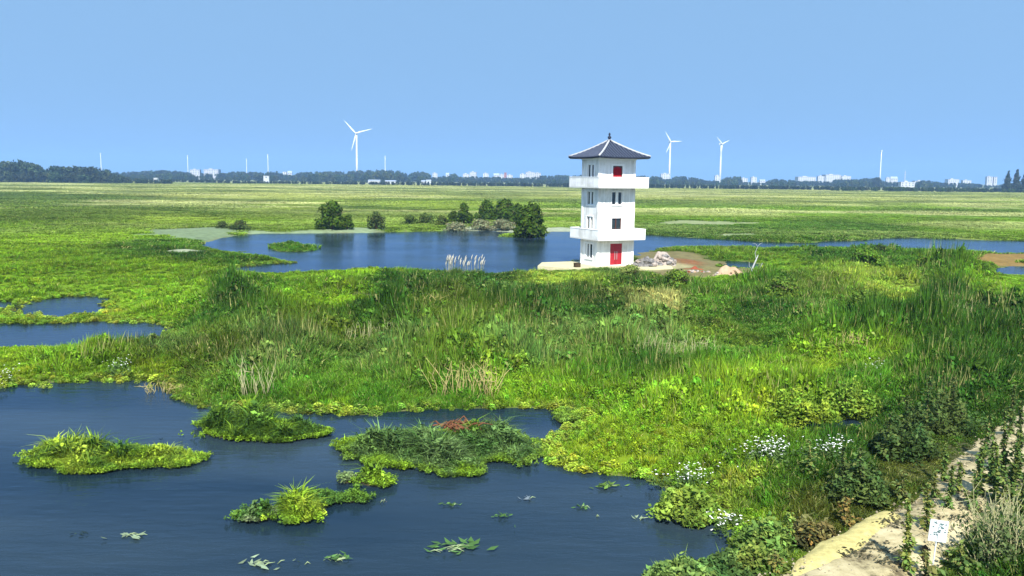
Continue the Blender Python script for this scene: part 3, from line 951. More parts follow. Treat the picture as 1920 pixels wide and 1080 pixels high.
def merge(*gs):
    V = []; Q = []; T = []; rv = []; dry = []; n = 0
    for g in gs:
        V.append(g[0]); Q.append(g[1] + n); T.append(g[2] + n); rv.append(g[3]); dry.append(g[4]); n += len(g[0])
    return np.concatenate(V), np.concatenate(Q), np.concatenate(T), np.concatenate(rv), np.concatenate(dry)


def shift(g, x, y, z=0, s=1.0, rz=0.0):
    V = g[0] * s
    c, q = math.cos(rz), math.sin(rz)
    V = np.stack([V[:, 0] * c - V[:, 1] * q + x, V[:, 0] * q + V[:, 1] * c + y, V[:, 2] + z], -1)
    return (V, *g[1:])


PROTO = {}


def proto(kind, variants):
    c = bpy.data.collections.new('kit_' + kind)
    for k, g in enumerate(variants):
        o = np_mesh('%s_tuft_%02d' % (kind, k), g[0], [g[1], g[2]], M_BLADE, extra={'rv': g[3], 'dry': g[4]}, link=False)
        c.objects.link(o)
    PROTO[kind] = c


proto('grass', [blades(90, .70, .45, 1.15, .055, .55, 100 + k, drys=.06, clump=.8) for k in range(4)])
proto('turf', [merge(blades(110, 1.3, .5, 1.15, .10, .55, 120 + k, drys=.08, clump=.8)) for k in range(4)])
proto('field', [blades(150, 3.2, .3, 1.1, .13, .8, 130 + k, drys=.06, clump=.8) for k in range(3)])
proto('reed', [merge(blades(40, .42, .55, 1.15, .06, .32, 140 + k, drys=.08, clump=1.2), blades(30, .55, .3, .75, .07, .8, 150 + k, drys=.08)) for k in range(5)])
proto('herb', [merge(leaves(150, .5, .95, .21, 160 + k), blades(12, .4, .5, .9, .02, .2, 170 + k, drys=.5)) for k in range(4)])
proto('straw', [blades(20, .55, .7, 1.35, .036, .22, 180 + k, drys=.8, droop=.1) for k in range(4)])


def scatter(name, kind, x, y, z, scl, col, tilt=.12, label=None, cat=None, seed=1):
    n = len(x); r = np.random.default_rng(seed)
    me = bpy.data.meshes.new(name)
    me.vertices.add(n)
    me.vertices.foreach_set('co', np.stack([x, y, z], -1).astype(np.float32).ravel())
    rot = np.stack([r.normal(0, tilt, n), r.normal(0, tilt, n), r.uniform(0, 6.283, n)], -1)
    for nm, ty, key, val in (('rot', 'FLOAT_VECTOR', 'vector', rot), ('scl', 'FLOAT_VECTOR', 'vector', scl),
                             ('col', 'FLOAT_COLOR', 'color', np.c_[col, np.ones(n)])):
        at_ = me.attributes.new(nm, ty, 'POINT'); at_.data.foreach_set(key, np.asarray(val, np.float32).ravel())
    at_ = me.attributes.new('pick', 'INT', 'POINT')
    at_.data.foreach_set('value', r.integers(0, len(PROTO[kind].objects), n).astype(np.int32))
    me.materials.append(M_BLADE)
    o = bpy.data.objects.new(name, me); COL.objects.link(o)
    ng = bpy.data.node_groups.new(name, 'GeometryNodeTree')
    ng.interface.new_socket('Geometry', in_out='INPUT', socket_type='NodeSocketGeometry')
    ng.interface.new_socket('Geometry', in_out='OUTPUT', socket_type='NodeSocketGeometry')
    gi = ng.nodes.new('NodeGroupInput'); go = ng.nodes.new('NodeGroupOutput')
    ci = ng.nodes.new('GeometryNodeCollectionInfo'); ci.inputs['Collection'].default_value = PROTO[kind]
    ci.inputs['Separate Children'].default_value = True; ci.inputs['Reset Children'].default_value = True
    ip = ng.nodes.new('GeometryNodeInstanceOnPoints'); ip.inputs['Pick Instance'].default_value = True

    def named(nm, ty):
        q = ng.nodes.new('GeometryNodeInputNamedAttribute'); q.data_type = ty; q.inputs['Name'].default_value = nm
        return q.outputs['Attribute']
    er = ng.nodes.new('FunctionNodeEulerToRotation')
    ng.links.new(named('rot', 'FLOAT_VECTOR'), er.inputs[0])
    ng.links.new(gi.outputs[0], ip.inputs['Points']); ng.links.new(ci.outputs[0], ip.inputs['Instance'])
    ng.links.new(named('pick', 'INT'), ip.inputs['Instance Index'])
    ng.links.new(er.outputs[0], ip.inputs['Rotation']); ng.links.new(named('scl', 'FLOAT_VECTOR'), ip.inputs['Scale'])
    ng.links.new(ip.outputs[0], go.inputs[0])
    md = o.modifiers.new('scatter', 'NODES'); md.node_group = ng
    tag(o, label, cat, kind='stuff')
    return o


def ring(n, r0, r1, ang=36, seed=0):
    r = np.random.default_rng(seed)
    rr = np.sqrt(r.uniform(r0 * r0, r1 * r1, n)); th = r.uniform(R(-ang), R(ang), n)
    return rr * np.sin(th), rr * np.cos(th)


def where_land(x, y, margin=.15, soil=.5):
    soil = soil + np.random.default_rng(len(x)).uniform(-.2, .25, len(x))
    d = -sample(SDW, x, y); p = sample(SDP, x, y); s = sample(SOILW, x, y)
    m = (d > margin) & (p < -.1) & (s < soil)
    # keep the tower and its terrace free
    m &= ~((np.abs((x - TOWER.x)) < 8.5) & (y > TOWER.y - 4.6) & (y < TOWER.y + 5.5))
    return m


def jitter(col, seed, amt=.26):
    r = np.random.default_rng(seed)
    k = 1 + r.normal(0, amt, (len(col), 1))
    h = r.normal(0, amt * .5, (len(col), 1))
    c = col * np.clip(k, .4, 1.9)
    c[:, 0:1] *= np.clip(1 + h, .6, 1.5)
    return c


# near and middle distance: grass, reeds, herbs, straw
parts = {'grass': [], 'reed': [], 'herb': [], 'straw': [], 'turf': [], 'field': []}
for (n, r0, r1, sd, f) in ((15000, 17, 45, 1, .62), (20000, 45, 72, 2, .85), (26000, 72, 135, 3, 1.0)):
    x, y = ring(n, r0, r1, seed=sd)
    m = where_land(x, y, .02); x, y = x[m], y[m]
    h = sample(FH, x, y); c = sample(FC, x, y)
    d = -sample(SDW, x, y)
    tuss = fbm(x, y, 3.6, 61, 2)
    h = h * (.15 + 2.1 * tuss ** 1.35) * (.45 + .55 * smooth(.1, 2.5, d))
    h = h * (.30 + .70 * smooth(-.3, -3.2, sample(SDP, x, y)))
    pc = fbm(x, y, 4.5, 66, 2)[:, None]
    c = c * (.62 + .76 * pc) * np.array((.94, 1.0, 1.0))
    r = np.random.default_rng(sd + 50); u = r.uniform(0, 1, len(x))
    patch = fbm(x, y, 7, 71)
    lum = c.sum(1)
    reedy = smooth(.62, .85, h)
    ph = np.where(patch > .54, .6, .10) * (1 - .4 * reedy)
    kind = np.where(u < ph, 2, np.where(u < ph + (1 - ph) * reedy, 1, 0))
    st = (r.uniform(0, 1, len(x)) < .09 * smooth(.6, .9, h) * (fbm(x, y, 6, 81) > .47) * 2) ; kind = np.where(st, 3, kind)
    z = sample(GZ, x, y) - .03
    for k, nm in enumerate(('grass', 'reed', 'herb', 'straw')):
        q = kind == k
        hs = h[q] * r.uniform(.75, 1.25, q.sum()) * (1.15 if k == 1 else 1)
        wd = np.clip(h[q], .45, 1.2) * f * r.uniform(.8, 1.25, q.sum())
        if k == 0: wd = np.clip(h[q] * 1.6, .6, 1.2) * f
        parts[nm].append((x[q], y[q], z[q], np.stack([wd, wd, hs], -1), jitter(c[q], sd + k)))
for nm, lab, cat in (('grass', 'short bright green grass covering the marsh banks', 'grass'), ('reed', 'tall green reeds between the front pond and the tower', 'reeds'),
                     ('herb', 'leafy green herbs growing in patches through the reeds', 'herbs'), ('straw', 'dry straw stalks sticking out of the green reeds', 'straw')):
    P = [np.concatenate([p[i] for p in parts[nm]]) for i in range(5)]
    scatter({'grass': 'marsh_grass', 'reed': 'reeds', 'herb': 'herbs', 'straw': 'dry_straw'}[nm], nm, *P[:3], P[3], P[4], label=lab, cat=cat, seed=5)
# low leafy plants hanging over the water's edge
x, y = ring(60000, 17, 110, seed=21)
d = -sample(SDW, x, y); m = (d > -.25 - .9 * rng.random(len(x)) ** 4 * (np.hypot(x, y) > 45)) & (d < .75) & (sample(SDP, x, y) < -.3) & ~((np.abs(x - TOWER.x) < 8.5) & (y > TOWER.y - 4.6)); x, y, d = x[m], y[m], d[m]
c = sample(FC, x, y); k = np.clip(fbm(x, y, 2.5, 93) * 1.6 - .3, 0, 1)[:, None]
c = c * (1 - k * .6) + np.array((.27, .33, .05)) * k * .6
s = rng.uniform(.25, .6, len(x)); hs = rng.uniform(.2, .5, len(x)) * (.5 + .6 * fbm(x, y, 1.5, 94))
scatter('shore_plants', 'herb', x, y, np.maximum(sample(GZ, x, y), -.02) - .02, np.stack([s, s, hs], -1), jitter(c, 31, .3), .15, 'yellow green leafy plants fringing the ponds', 'shore plants', 9)
# lawns further out, then the open field
x, y = ring(30000, 130, 280, seed=11); m = where_land(x, y, .4); x, y = x[m], y[m]
h = sample(FH, x, y) * (.5 + fbm(x, y, 12, 62)); c = sample(FC, x, y); s = rng.uniform(.8, 1.3, len(x))
scatter('lawn_grass', 'turf', x, y, sample(GZ, x, y) - .03, np.stack([s, s, h], -1), jitter(c, 8, .07), .05, 'bright green meadow grass round the lake', 'grass', 6)
x, y = ring(42000, 280, 1150, seed=12); m = where_land(x, y, 1.0); x, y = x[m], y[m]
h = sample(FH, x, y) * (.3 + 1.6 * fbm(x, y, 40, 63) ** 1.5); c = sample(FC, x, y); s = rng.uniform(.8, 1.5, len(x)) * (1 + np.hypot(x, y) / 900)
scatter('field_grass', 'field', x, y, sample(GZ, x, y) - .03, np.stack([s, s, h], -1), jitter(c, 9, .04), .02, 'pale green grass of the wide flat field', 'grass', 7)
print('grass done')

# ------------------------------------------------------------------ trees
def crown_mesh(lobes, n, size, col, seed, name, parent, link=True, mat=None, inst=False):
    r = np.random.default_rng(seed)
    vol = np.array([l[3] * l[4] * l[5] for l in lobes]) ** .67
    k = r.choice(len(lobes), n, p=vol / vol.sum())
    L = np.array(lobes, float)[k]
    d = r.normal(0, 1, (n, 3)); d /= np.linalg.norm(d, axis=1)[:, None]
    # clumps: leaves gather round twig ends
    nt_ = max(12, n // 28)
    tw = r.normal(0, 1, (nt_, 3)); tw /= np.linalg.norm(tw, axis=1)[:, None]
    tk_ = r.integers(0, nt_, n)
    d = tw[tk_] + r.normal(0, .17, (n, 3))
    rad = r.uniform(.72, 1.08, nt_)[tk_] * r.uniform(.75, 1.08, n)
    c = L[:, :3] + d * L[:, 3:6] * rad[:, None]
    keep = c[:, 2] > .05
    c = c[keep]; d = d[keep]; n = len(c); tk_ = tk_[keep]
    nr = d + r.normal(0, .55, (n, 3)) + np.array([0, 0, .35]); nr /= np.linalg.norm(nr, axis=1)[:, None]
    u = np.cross(nr, r.normal(0, 1, (n, 3))); u /= np.linalg.norm(u, axis=1)[:, None]
    v = np.cross(nr, u)
    s = (size * r.uniform(.55, 1.3, n))[:, None]
    V = np.stack([c - u * s * .6, c + v * s * .38, c + u * s * .6, c - v * s * .38], 1).reshape(-1, 3)
    Q = np.arange(n)[:, None] * 4 + np.array([[0, 1, 2, 3]])
    var = r.uniform(.65, 1.35, n) * r.uniform(.75, 1.3, nt_)[tk_]
    if inst:
        return V, Q, np.zeros((0, 3), int), np.repeat(np.clip((var - .5) / 1.1, 0, 1), 4), np.zeros(n * 4)
    cc = np.array(col)[None] * var[:, None]
    cc[:, 0] *= r.uniform(.8, 1.3, n)
    return np_mesh(name, V, [Q], mat or M_LEAF, col=np.repeat(cc, 4, 0), parent=parent, link=link)


def tree(name, loc, w, h, lobes, n, size, col, seed, label, cat='tree', group=None, trunk_r=.14, stems=3):
    t = empty(name, loc, 0, label, cat, group)
    r = random.Random(seed)
    mb = MB()
    for s in range(stems):
        a = r.uniform(0, 6.28); sp = w * .25 * (s > 0)
        top = (math.cos(a) * sp, math.sin(a) * sp, h * r.uniform(.55, .75))
        midp = (top[0] * .3, top[1] * .3, h * .28)
        mb.tube([(0.08 * math.cos(a), .08 * math.sin(a), -.2), midp, top], [trunk_r, trunk_r * .7, trunk_r * .2], 7)
        for b in range(4):
            a2 = r.uniform(0, 6.28); q = r.uniform(.3, .8)
            st_ = Vector(midp).lerp(Vector(top), q)
            mb.tube([st_, st_ + Vector((math.cos(a2) * w * .16, math.sin(a2) * w * .16, h * .12)), st_ + Vector((math.cos(a2) * w * .3, math.sin(a2) * w * .3, h * .18))],
                    [trunk_r * .4, trunk_r * .25, trunk_r * .08], 5)
    mb.build('trunk', M_BARK, t, True)
    crown_mesh(lobes, n, size, col, seed, 'crown', t)
    return t


def px_tree(name, x0, x1, yt, yb, col, seed, label, dens=1.0, cat='tree', group=None, shape='round', leaf=1.0):
    cx = (x0 + x1) / 2
    loc = spot(cx, yb)
    D = loc.length
    mpp = math.hypot(loc.x, loc.y) / FPX
    w = (x1 - x0) * mpp * 1.12; h = (yb - yt) * mpp * 1.15
    r = random.Random(seed)
    lobes = []
    if shape == 'cone':
        for k in range(9):
            t_ = k / 8; rr = w / 2 * (1 - t_ * .8)
            a = k * 2.4
            lobes.append((math.cos(a) * rr * .3, math.sin(a) * rr * .3, h * (.12 + .8 * t_), rr * .8, rr * .8, h * .11))
    else:
        for k in range(11):
            a = k * 2.4 + r.uniform(-.4, .4); q = r.uniform(.15, 1)
            hz_ = h * (.22 + .55 * r.random())
            spread = w / 2 * (.62 if hz_ < h * .55 else .34)
            rr = w * r.uniform(.15, .24)
            lobes.append((math.cos(a) * spread * q, math.sin(a) * spread * q, hz_, rr, rr, min(rr, h * .24)))
        lobes.append((r.uniform(-.1, .1) * w, 0, h * .80, w * .19, w * .19, h * .19))
        lobes.append((w * .28, -w * .05, h * .20, w * .2, w * .2, h * .18)); lobes.append((-w * .28, -w * .05, h * .20, w * .2, w * .2, h * .18))
    n = int(3600 * dens)
    size = math.sqrt(w * h) * .085 * leaf
    return tree(name, loc, w, h, lobes, n, size, col, seed, label, cat, group, trunk_r=.035 * h)


TG = 'trees and bushes on the far lake shore'
DG = (.042, .080, .006)
px_tree('lakeside_tree', 594, 650, 387, 432, DG, 1, 'largest rounded dark tree alone at left of the lake shore', 1.3, group=TG)
px_tree('lakeside_bush', 638, 664, 408, 432, DG, 2, 'low dark bush against the right side of the lone shore tree', .6, 'bush', TG)
px_tree('lakeside_bush', 690, 721, 402, 431, (.055, .085, .02), 3, 'small round bush standing alone right of the lone tree', .8, 'bush', TG)
px_tree('lakeside_bush', 753, 784, 407, 423, (.06, .10, .018), 4, 'low green bush at the left end of the shrub row', .5, 'bush', TG)
px_tree('lakeside_bush', 780, 815, 404, 422, (.065, .105, .02), 5, 'second low bush from the left in the shrub row', .5, 'bush', TG)
px_tree('lakeside_bush', 815, 842, 408, 426, (.07, .10, .02), 6, 'yellowish low bush left of the two slim shore trees', .5, 'bush', TG)
px_tree('lakeside_tree', 840, 862, 398, 420, (.042, .080, .006), 7, 'small dark tree left of the slim upright one', .6, group=TG)
px_tree('lakeside_tree', 855, 886, 387, 422, DG, 8, 'slim upright dark tree in the middle of the shore row', .9, group=TG)
px_tree('lakeside_tree', 890, 935, 381, 414, DG, 9, 'dark tree with two humps left of the broad crown', 1.0, group=TG)
px_tree('lakeside_tree', 920, 975, 380, 416, (.042, .080, .006), 10, 'broad dark crown in the centre of the tree group', 1.2, group=TG)
px_tree('lakeside_tree', 952, 992, 388, 424, (.042, .080, .006), 12, 'dark tree just behind the big tree at the water', .9, group=TG)
px_tree('lakeside_tree', 966, 1023, 386, 443, (.040, .076, .006), 11, 'big dark tree reaching over the water left of the tower', 1.6, group=TG)
px_tree('shore_shrub', 832, 880, 416, 431, (.15, .17, .09), 13, 'grey green willow shrub on the pale shore, left one', .5, 'shrub', TG)
px_tree('shore_shrub', 878, 925, 412, 430, (.16, .18, .09), 14, 'grey green willow shrub in front of the tree group', .5, 'shrub', TG)
px_tree('shore_shrub', 915, 965, 412, 431, (.17, .19, .10), 15, 'grey green willow shrub left of the big waterside tree', .5, 'shrub', TG)
px_tree('shore_shrub', 403, 430, 419, 431, (.06, .09, .025), 16, 'small scrubby bush on mud at the lake head, left one', .35, 'shrub', TG)
px_tree('shore_shrub', 432, 468, 417, 433, (.05, .08, .02), 17, 'small scrubby bush on mud at the lake head, right one', .4, 'shrub', TG)
# single trees against the far fields
px_tree('far_tree', 1634, 1652, 336, 352, (.03, .045, .022), 18, 'round dark tree below the leaning white turbine tower at right', .6, group='single trees at the field edge')
px_tree('far_tree', 1880, 1896, 331, 360, (.03, .045, .022), 19, 'tall dark tree third from the right picture edge', .6, group='single trees at the field edge', shape='cone')
px_tree('far_tree', 1897, 1912, 328, 360, (.03, .045, .022), 20, 'tallest pointed dark tree near the right picture edge', .6, group='single trees at the field edge', shape='cone')
px_tree('far_tree', 1912, 1930, 330, 361, (.03, .045, .022), 21, 'dark tree cut by the right picture edge', .6, group='single trees at the field edge', shape='cone')
# middle distance bushes
px_tree('marsh_bush', 1235, 1300, 515, 552, (.10, .17, .02), 22, 'dark leafy bush in the reeds right of the tower door', .9, 'bush', leaf=.8)
px_tree('marsh_bush', 1430, 1500, 530, 575, (.09, .16, .02), 23, 'leafy bush in the reeds below the bleached snag', 1.0, 'bush', leaf=.8)
px_tree('marsh_bush', 1590, 1660, 476, 508, (.09, .18, .016), 24, 'bright bushy shrub on the bank below the right river', .9, 'bush', leaf=.8)
px_tree('marsh_bush', 1630, 1662, 466, 484, (.03, .055, .015), 25, 'small spiky dark plant standing on the bank below the right river', .5, 'bush', leaf=.9)
px_tree('marsh_bush', 1575, 1650, 560, 625, (.09, .155, .02), 26, 'leafy bush with yellow tips in the right hand reeds', 1.0, 'bush', leaf=.7)
px_tree('marsh_bush', 1150, 1205, 503, 530, (.16, .22, .05), 27, 'pale green weed bush in front of the tower door', .8, 'bush', leaf=.7)

# far woods read as one mass: a line of trees built as stuff
for k in range(5):
    pass
def far_proto(kind, hs):
    vs = []
    for k in range(5):
        r = random.Random(300 + k)
        lob = []
        for j in range(7):
            a = j * 2.4; q = r.uniform(.1, .32)
            lob.append((math.cos(a) * q, math.sin(a) * q, r.uniform(.3, .8), r.uniform(.16, .26), r.uniform(.16, .26), r.uniform(.14, .22)))
        lob.append((0, 0, .84, .15, .15, .16)); lob.append((0, 0, .2, .35, .35, .2))
        vs.append(crown_mesh(lob, 420, .14, (1, 1, 1), 310 + k, 'x', None, inst=True))
    proto(kind, vs)


far_proto('wood', 1)


def wood(name, prof, D0, D1, n, col, label, seed, jit=.25, width=1.0, base=None):
    r = np.random.default_rng(seed)
    prof = np.array(prof, float)
    px = r.uniform(prof[0, 0], prof[-1, 0], n)
    yt = np.interp(px, prof[:, 0], prof[:, 1])
    q = r.uniform(0, 1, n)
    D = D0 + (D1 - D0) * q if base is None else np.interp(px, base[:, 0], base[:, 1]) + (D1 - D0) * q
    d = ray(px, yt); t = D / d[:, 1]
    top = H + d[:, 2] * t
    x = d[:, 0] * t; y = D
    z = sample(GZ, x, y) - .2
    hh = np.maximum(top - z, 3.0) * np.clip(1 - np.abs(r.normal(0, jit, n)) * .8, .45, 1.0)
    ww = np.clip(hh * r.uniform(.75, 1.25, n), 4, 16) * width
    c = np.array(col)[None] * r.uniform(.7, 1.3, (n, 1)); c[:, 0] *= r.uniform(.8, 1.25, n)
    return scatter(name, 'wood', x, y, z, np.stack([ww, ww, hh], -1), c, .02, label, 'wood', seed)


WC = (.036, .056, .022)
wood('far_wood', [(-300, 297), (0, 300), (30, 297), (55, 300), (72, 308), (120, 309), (180, 311), (200, 317), (215, 325), (245, 331)], 960, 1120, 420, WC, 'dark wood at the left end of the field', 1, .3)
wood('far_wood', [(-300, 320), (0, 318), (120, 322), (200, 328), (240, 333), (330, 336)], 930, 960, 200, WC, 'dark front edge of the left wood', 2, .3)
prof = [(180, 324), (240, 321), (300, 317), (330, 318), (350, 322), (380, 323), (410, 324), (430, 321), (460, 320), (500, 322), (520, 318), (532, 326), (548, 327), (560, 322), (600, 320), (640, 319),
        (690, 317), (720, 316), (745, 318), (765, 325), (785, 319), (800, 322), (812, 331), (830, 329), (840, 329), (850, 323), (866, 331), (890, 329), (912, 331), (930, 330), (945, 332), (985, 332),
        (1000, 331), (1016, 328), (1060, 327), (1120, 327), (1200, 328), (1236, 329), (1242, 334), (1258, 334), (1266, 330), (1285, 328), (1310, 333), (1322, 337), (1350, 338), (1362, 331), (1388, 329), (1392, 340), (1434, 342),
        (1445, 334), (1470, 335), (1496, 338), (1532, 338), (1560, 340), (1566, 335), (1600, 334), (1634, 332), (1656, 336), (1662, 340), (1684, 340), (1692, 346), (1714, 345), (1722, 338), (1742, 336), (1765, 341), (1820, 342), (1850, 346), (1872, 347), (1884, 342), (2200, 340)]
wood('far_wood', prof, 1880, 2060, 1700, WC, 'long blue wood on the horizon behind the dark tree row', 3, .20, .8)
wood('far_wood', [(p_[0], p_[1] + 5.5 + 3 * math.sin(p_[0] * .05)) for p_ in prof], 1480, 1600, 900, (.045, .07, .025), 'lower wooded strip in front of the long blue wood', 6, .3, .8)
hb = np.array([(180, 1350), (450, 1080), (900, 1050), (1900, 1000), (2300, 1000)], float)
wood('tree_row', [(200, 331), (240, 332), (330, 335), (430, 337), (450, 338.5), (640, 339.5), (760, 340), (940, 342), (1100, 342.5), (1300, 345), (1560, 348.5), (1700, 350), (1920, 353), (2200, 356)], 0, 26, 1150, (.026, .042, .018),
     'straight dark row of trees along the far edge of the field', 4, .16, .8, hb)
wood('far_scrub', [(1560, 351), (1700, 349), (1800, 352), (1920, 354), (2100, 356)], 940, 985, 180, (.04, .07, .02), 'low green scrub at the right end of the tree row', 5, .3, 1.0)

# ------------------------------------------------------------------ wind turbines
def turbine(px, yhub, D, Rr, ang, label, yaw=0.0, blades_=True, lean=0.0):
    hub = at(px, yhub, D)
    g = Vector((hub.x, hub.y, .2))
    t = empty('wind_turbine', g, math.atan2(-g.x, g.y) * -1 * 0 + yaw, label, 'wind turbine', 'white wind turbines on the horizon')
    hh = hub.z - g.z
    s = hh / 90.0
    sl = 1.0 if blades_ or D < 2000 else .7
    mb = MB(); mb.lathe([(q_ * sl * s, z_) for q_, z_ in ((2.3, 0), (2.0, hh * .4), (1.6, hh * .8), (1.35, hh - 1.2 * s))], 14); mb.build('tower', M_TURB, t, True)
    mb = MB(); mb.box(-1.7 * s * sl, 1.7 * s * sl, -2.2 * s, 5.5 * s, hh - 1.5 * s, hh + 1.9 * s); mb.build('nacelle', M_TURB, t)
    if blades_:
        mb = MB(); mb.lathe([(1.9 * s, 0), (1.7 * s, 1.4 * s), (.9 * s, 2.6 * s), (.1, 3.0 * s)], 10)
        hb_ = mb.build('hub', M_TURB, t, True); hb_.rotation_euler = (R(90), 0, 0); hb_.location = (0, -2.25 * s, hh)
        for k in range(3):
            a = R(ang + 120 * k)
            mb = MB()
            V = []; F = []
            prof_ = [(0, 1.1, 1.1), (.06, 1.1, 1.0), (.2, 1.9, .6), (.5, 1.3, .4), (.85, .7, .22), (1.0, .18, .1)]
            for (q, cw, ct) in prof_:
                for (ox, oy) in ((-.35, 0), (0, .5), (.65, 0), (0, -.5)):
                    V.append((Rr * q, oy * ct * 1.4 * s, ox * cw * 1.5 * s))
            for i in range(len(prof_) - 1):
                for j in range(4):
                    F.append((i * 4 + j, i * 4 + (j + 1) % 4, i * 4 + 4 + (j + 1) % 4, i * 4 + 4 + j))
            F += [(3, 2, 1, 0), tuple(len(V) - 4 + j for j in range(4))]
            mb.add(V, F)
            bl = mb.build('blade', M_TURB, t)
            bl.rotation_euler = (0, -a, 0); bl.location = (0, -3.6 * s, hh)
    return t


turbine(668.5, 250, 2100, 42, 14, 'nearest white wind turbine with two blades up, left of the tower', yaw=R(-12))
turbine(1257, 266, 2150, 29, 4, 'white wind turbine just right of the watch tower roof', yaw=R(18))
turbine(1352.5, 270, 2150, 26, 22, 'white wind turbine with raised right blade, second right of the tower', yaw=R(35))
turbine(1653, 283, 2150, 24, 90, 'bladeless white turbine tower rising above dark trees at right', blades_=False)
turbine(188.5, 288, 2800, 28, 90, 'thin white turbine mast above the end of the left wood', blades_=False)
turbine(351.5, 292, 2900, 28, 90, 'thin white turbine mast, second from the left', blades_=False)
turbine(462, 298, 3000, 26, 90, 'faintest and shortest thin turbine mast at left', blades_=False)
turbine(502, 290, 2700, 28, 90, 'thin white mast right next to the faintest one', blades_=False)
turbine(722, 293, 2700, 28, 90, 'thin white mast right of the nearest turbine', blades_=False)
# thin lattice mast and crane jib on the horizon
b0 = at(1696, 345, 1650)
mst = empty('radio_mast', (b0.x, b0.y, .2), 0, 'thin dark radio mast right of the bladeless turbine tower', 'mast')
mt = at(1696, 320, 1650).z
mb = MB(); mb.tube([(0, 0, 0), (0, 0, mt)], [1.0, .35], 6); mb.build('pole', M_BLDG, mst)
for zz in (.75, .87):
    mb = MB(); mb.box(-1.6, 1.6, -.3, .3, mt * zz, mt * zz + .7); mb.build('antenna', M_BLDG, mst)

# ------------------------------------------------------------------ far buildings
BL = [  # x0, x1, top y, distance, material, roof, label
    (1240, 1257, 325.5, 2120, 'w', 'flat', 'white hall at the foot of the turbine right of the watch tower'),
    (1341, 1351, 329, 2120, 'w', 'flat', 'narrow white building at the foot of the second turbine'),
    (1390, 1402, 334, 2100, 'w', 'flat', 'small white house right of the second turbine'),
    (1409, 1419, 332, 2100, 'w', 'flat', 'taller white block two houses right of the second turbine'),
    (1425, 1435, 336.5, 2100, 'w', 'gable', 'low white shed right of the taller white block'),
    (1497, 1530, 331.5, 2180, 'w', 'flat', 'long low white factory hall left of the bladeless turbine'),
    (1534, 1546, 330, 2180, 'w', 'flat', 'white block between two long halls at right'),
    (1548, 1577, 327.5, 2200, 'w', 'flat', 'tall long white hall with bright front left of the bladeless turbine'),
    (1578, 1596, 330, 2200, 'w', 'flat', 'white hall end next to the tall long hall'),
    (1662, 1670, 333, 2100, 'w', 'flat', 'small white house right of the bladeless turbine'),
    (1671, 1684, 331, 2100, 'w', 'gable', 'white gabled house right of the bladeless turbine'),
    (1690, 1715, 341, 1500, 'w', 'flat', 'low long white shed below the radio mast'),
    (1716, 1738, 339, 2120, 'g', 'flat', 'low grey shed beside the long white shed'),
    (1778, 1799, 336, 2180, 'w', 'flat', 'white long house left of the grey apartment blocks'),
    (1806, 1821, 338, 2180, 'w', 'flat', 'short white house left of the grey apartment blocks'),
    (1851, 1862, 331, 2120, 'g', 'flat', 'broad grey apartment block near the right edge'),
    (1864, 1870, 331.5, 2120, 'g', 'flat', 'narrow grey apartment block near the right edge'),
    (288, 295, 333.5, 1180, 'w', 'flat', 'tiny white hut at the end of the left wood'),
    (356, 374, 318, 1900, 'g', 'flat', 'pale hazy hall left of the second mast'),
    (382, 409, 317.5, 1900, 'g', 'flat', 'long pale hazy hall behind the left woods'),
    (494, 504, 329.5, 1300, 'w', 'flat', 'small white house below the thin mast at left'),
    (530, 537, 322, 2120, 'w', 'flat', 'left half of the white twin house in the left wood'),
    (539, 547, 320.5, 2120, 'w', 'gable', 'right half of the white twin house in the left wood'),
    (690, 712, 337, 1290, 'w', 'gable', 'long white shed below the nearest turbine'),
    (722, 742, 338, 1290, 'w', 'gable', 'long pale shed right of the white shed below the nearest turbine'),
    (790, 797, 338, 1290, 'w', 'gable', 'small white gabled hut in front of the central wood'),
    (799, 808, 337, 1290, 'w', 'gable', 'larger white gabled hut in front of the central wood'),
    (811, 820, 324.5, 2120, 'w', 'flat', 'white house left in the central town'),
    (836, 842, 324, 2120, 'w', 'gable', 'narrow white house with gable in the central town'),
    (868, 880, 326, 2120, 'w', 'flat', 'low white block in the central town'),
    (881, 893, 322.5, 2180, 'w', 'flat', 'tall pale block in the central town'),
    (906, 916, 325, 2120, 'w', 'flat', 'bright white cube in the central town'),
    (926, 936, 325, 2160, 'w', 'gable', 'pale house left of the brown block'),
    (937, 945, 327, 2120, 'w', 'flat', 'white block touching the brown block on its left'),
    (945.5, 950, 323.5, 2140, 'r', 'flat', 'slim brown block in the central town'),
    (951, 961, 328, 2120, 'w', 'flat', 'white block touching the brown block on its right'),
    (975, 986, 326, 2240, 'w', 'flat', 'pale block left of the grey works'),
    (986, 1002, 322.5, 2180, 'g', 'flat', 'grey works building left of the watch tower'),
    (1002, 1014, 324, 2200, 'g', 'flat', 'lower grey works building left of the watch tower'),
]
BM = {'w': M_BLD, 'g': M_BLDG, 'r': M_BLDR}
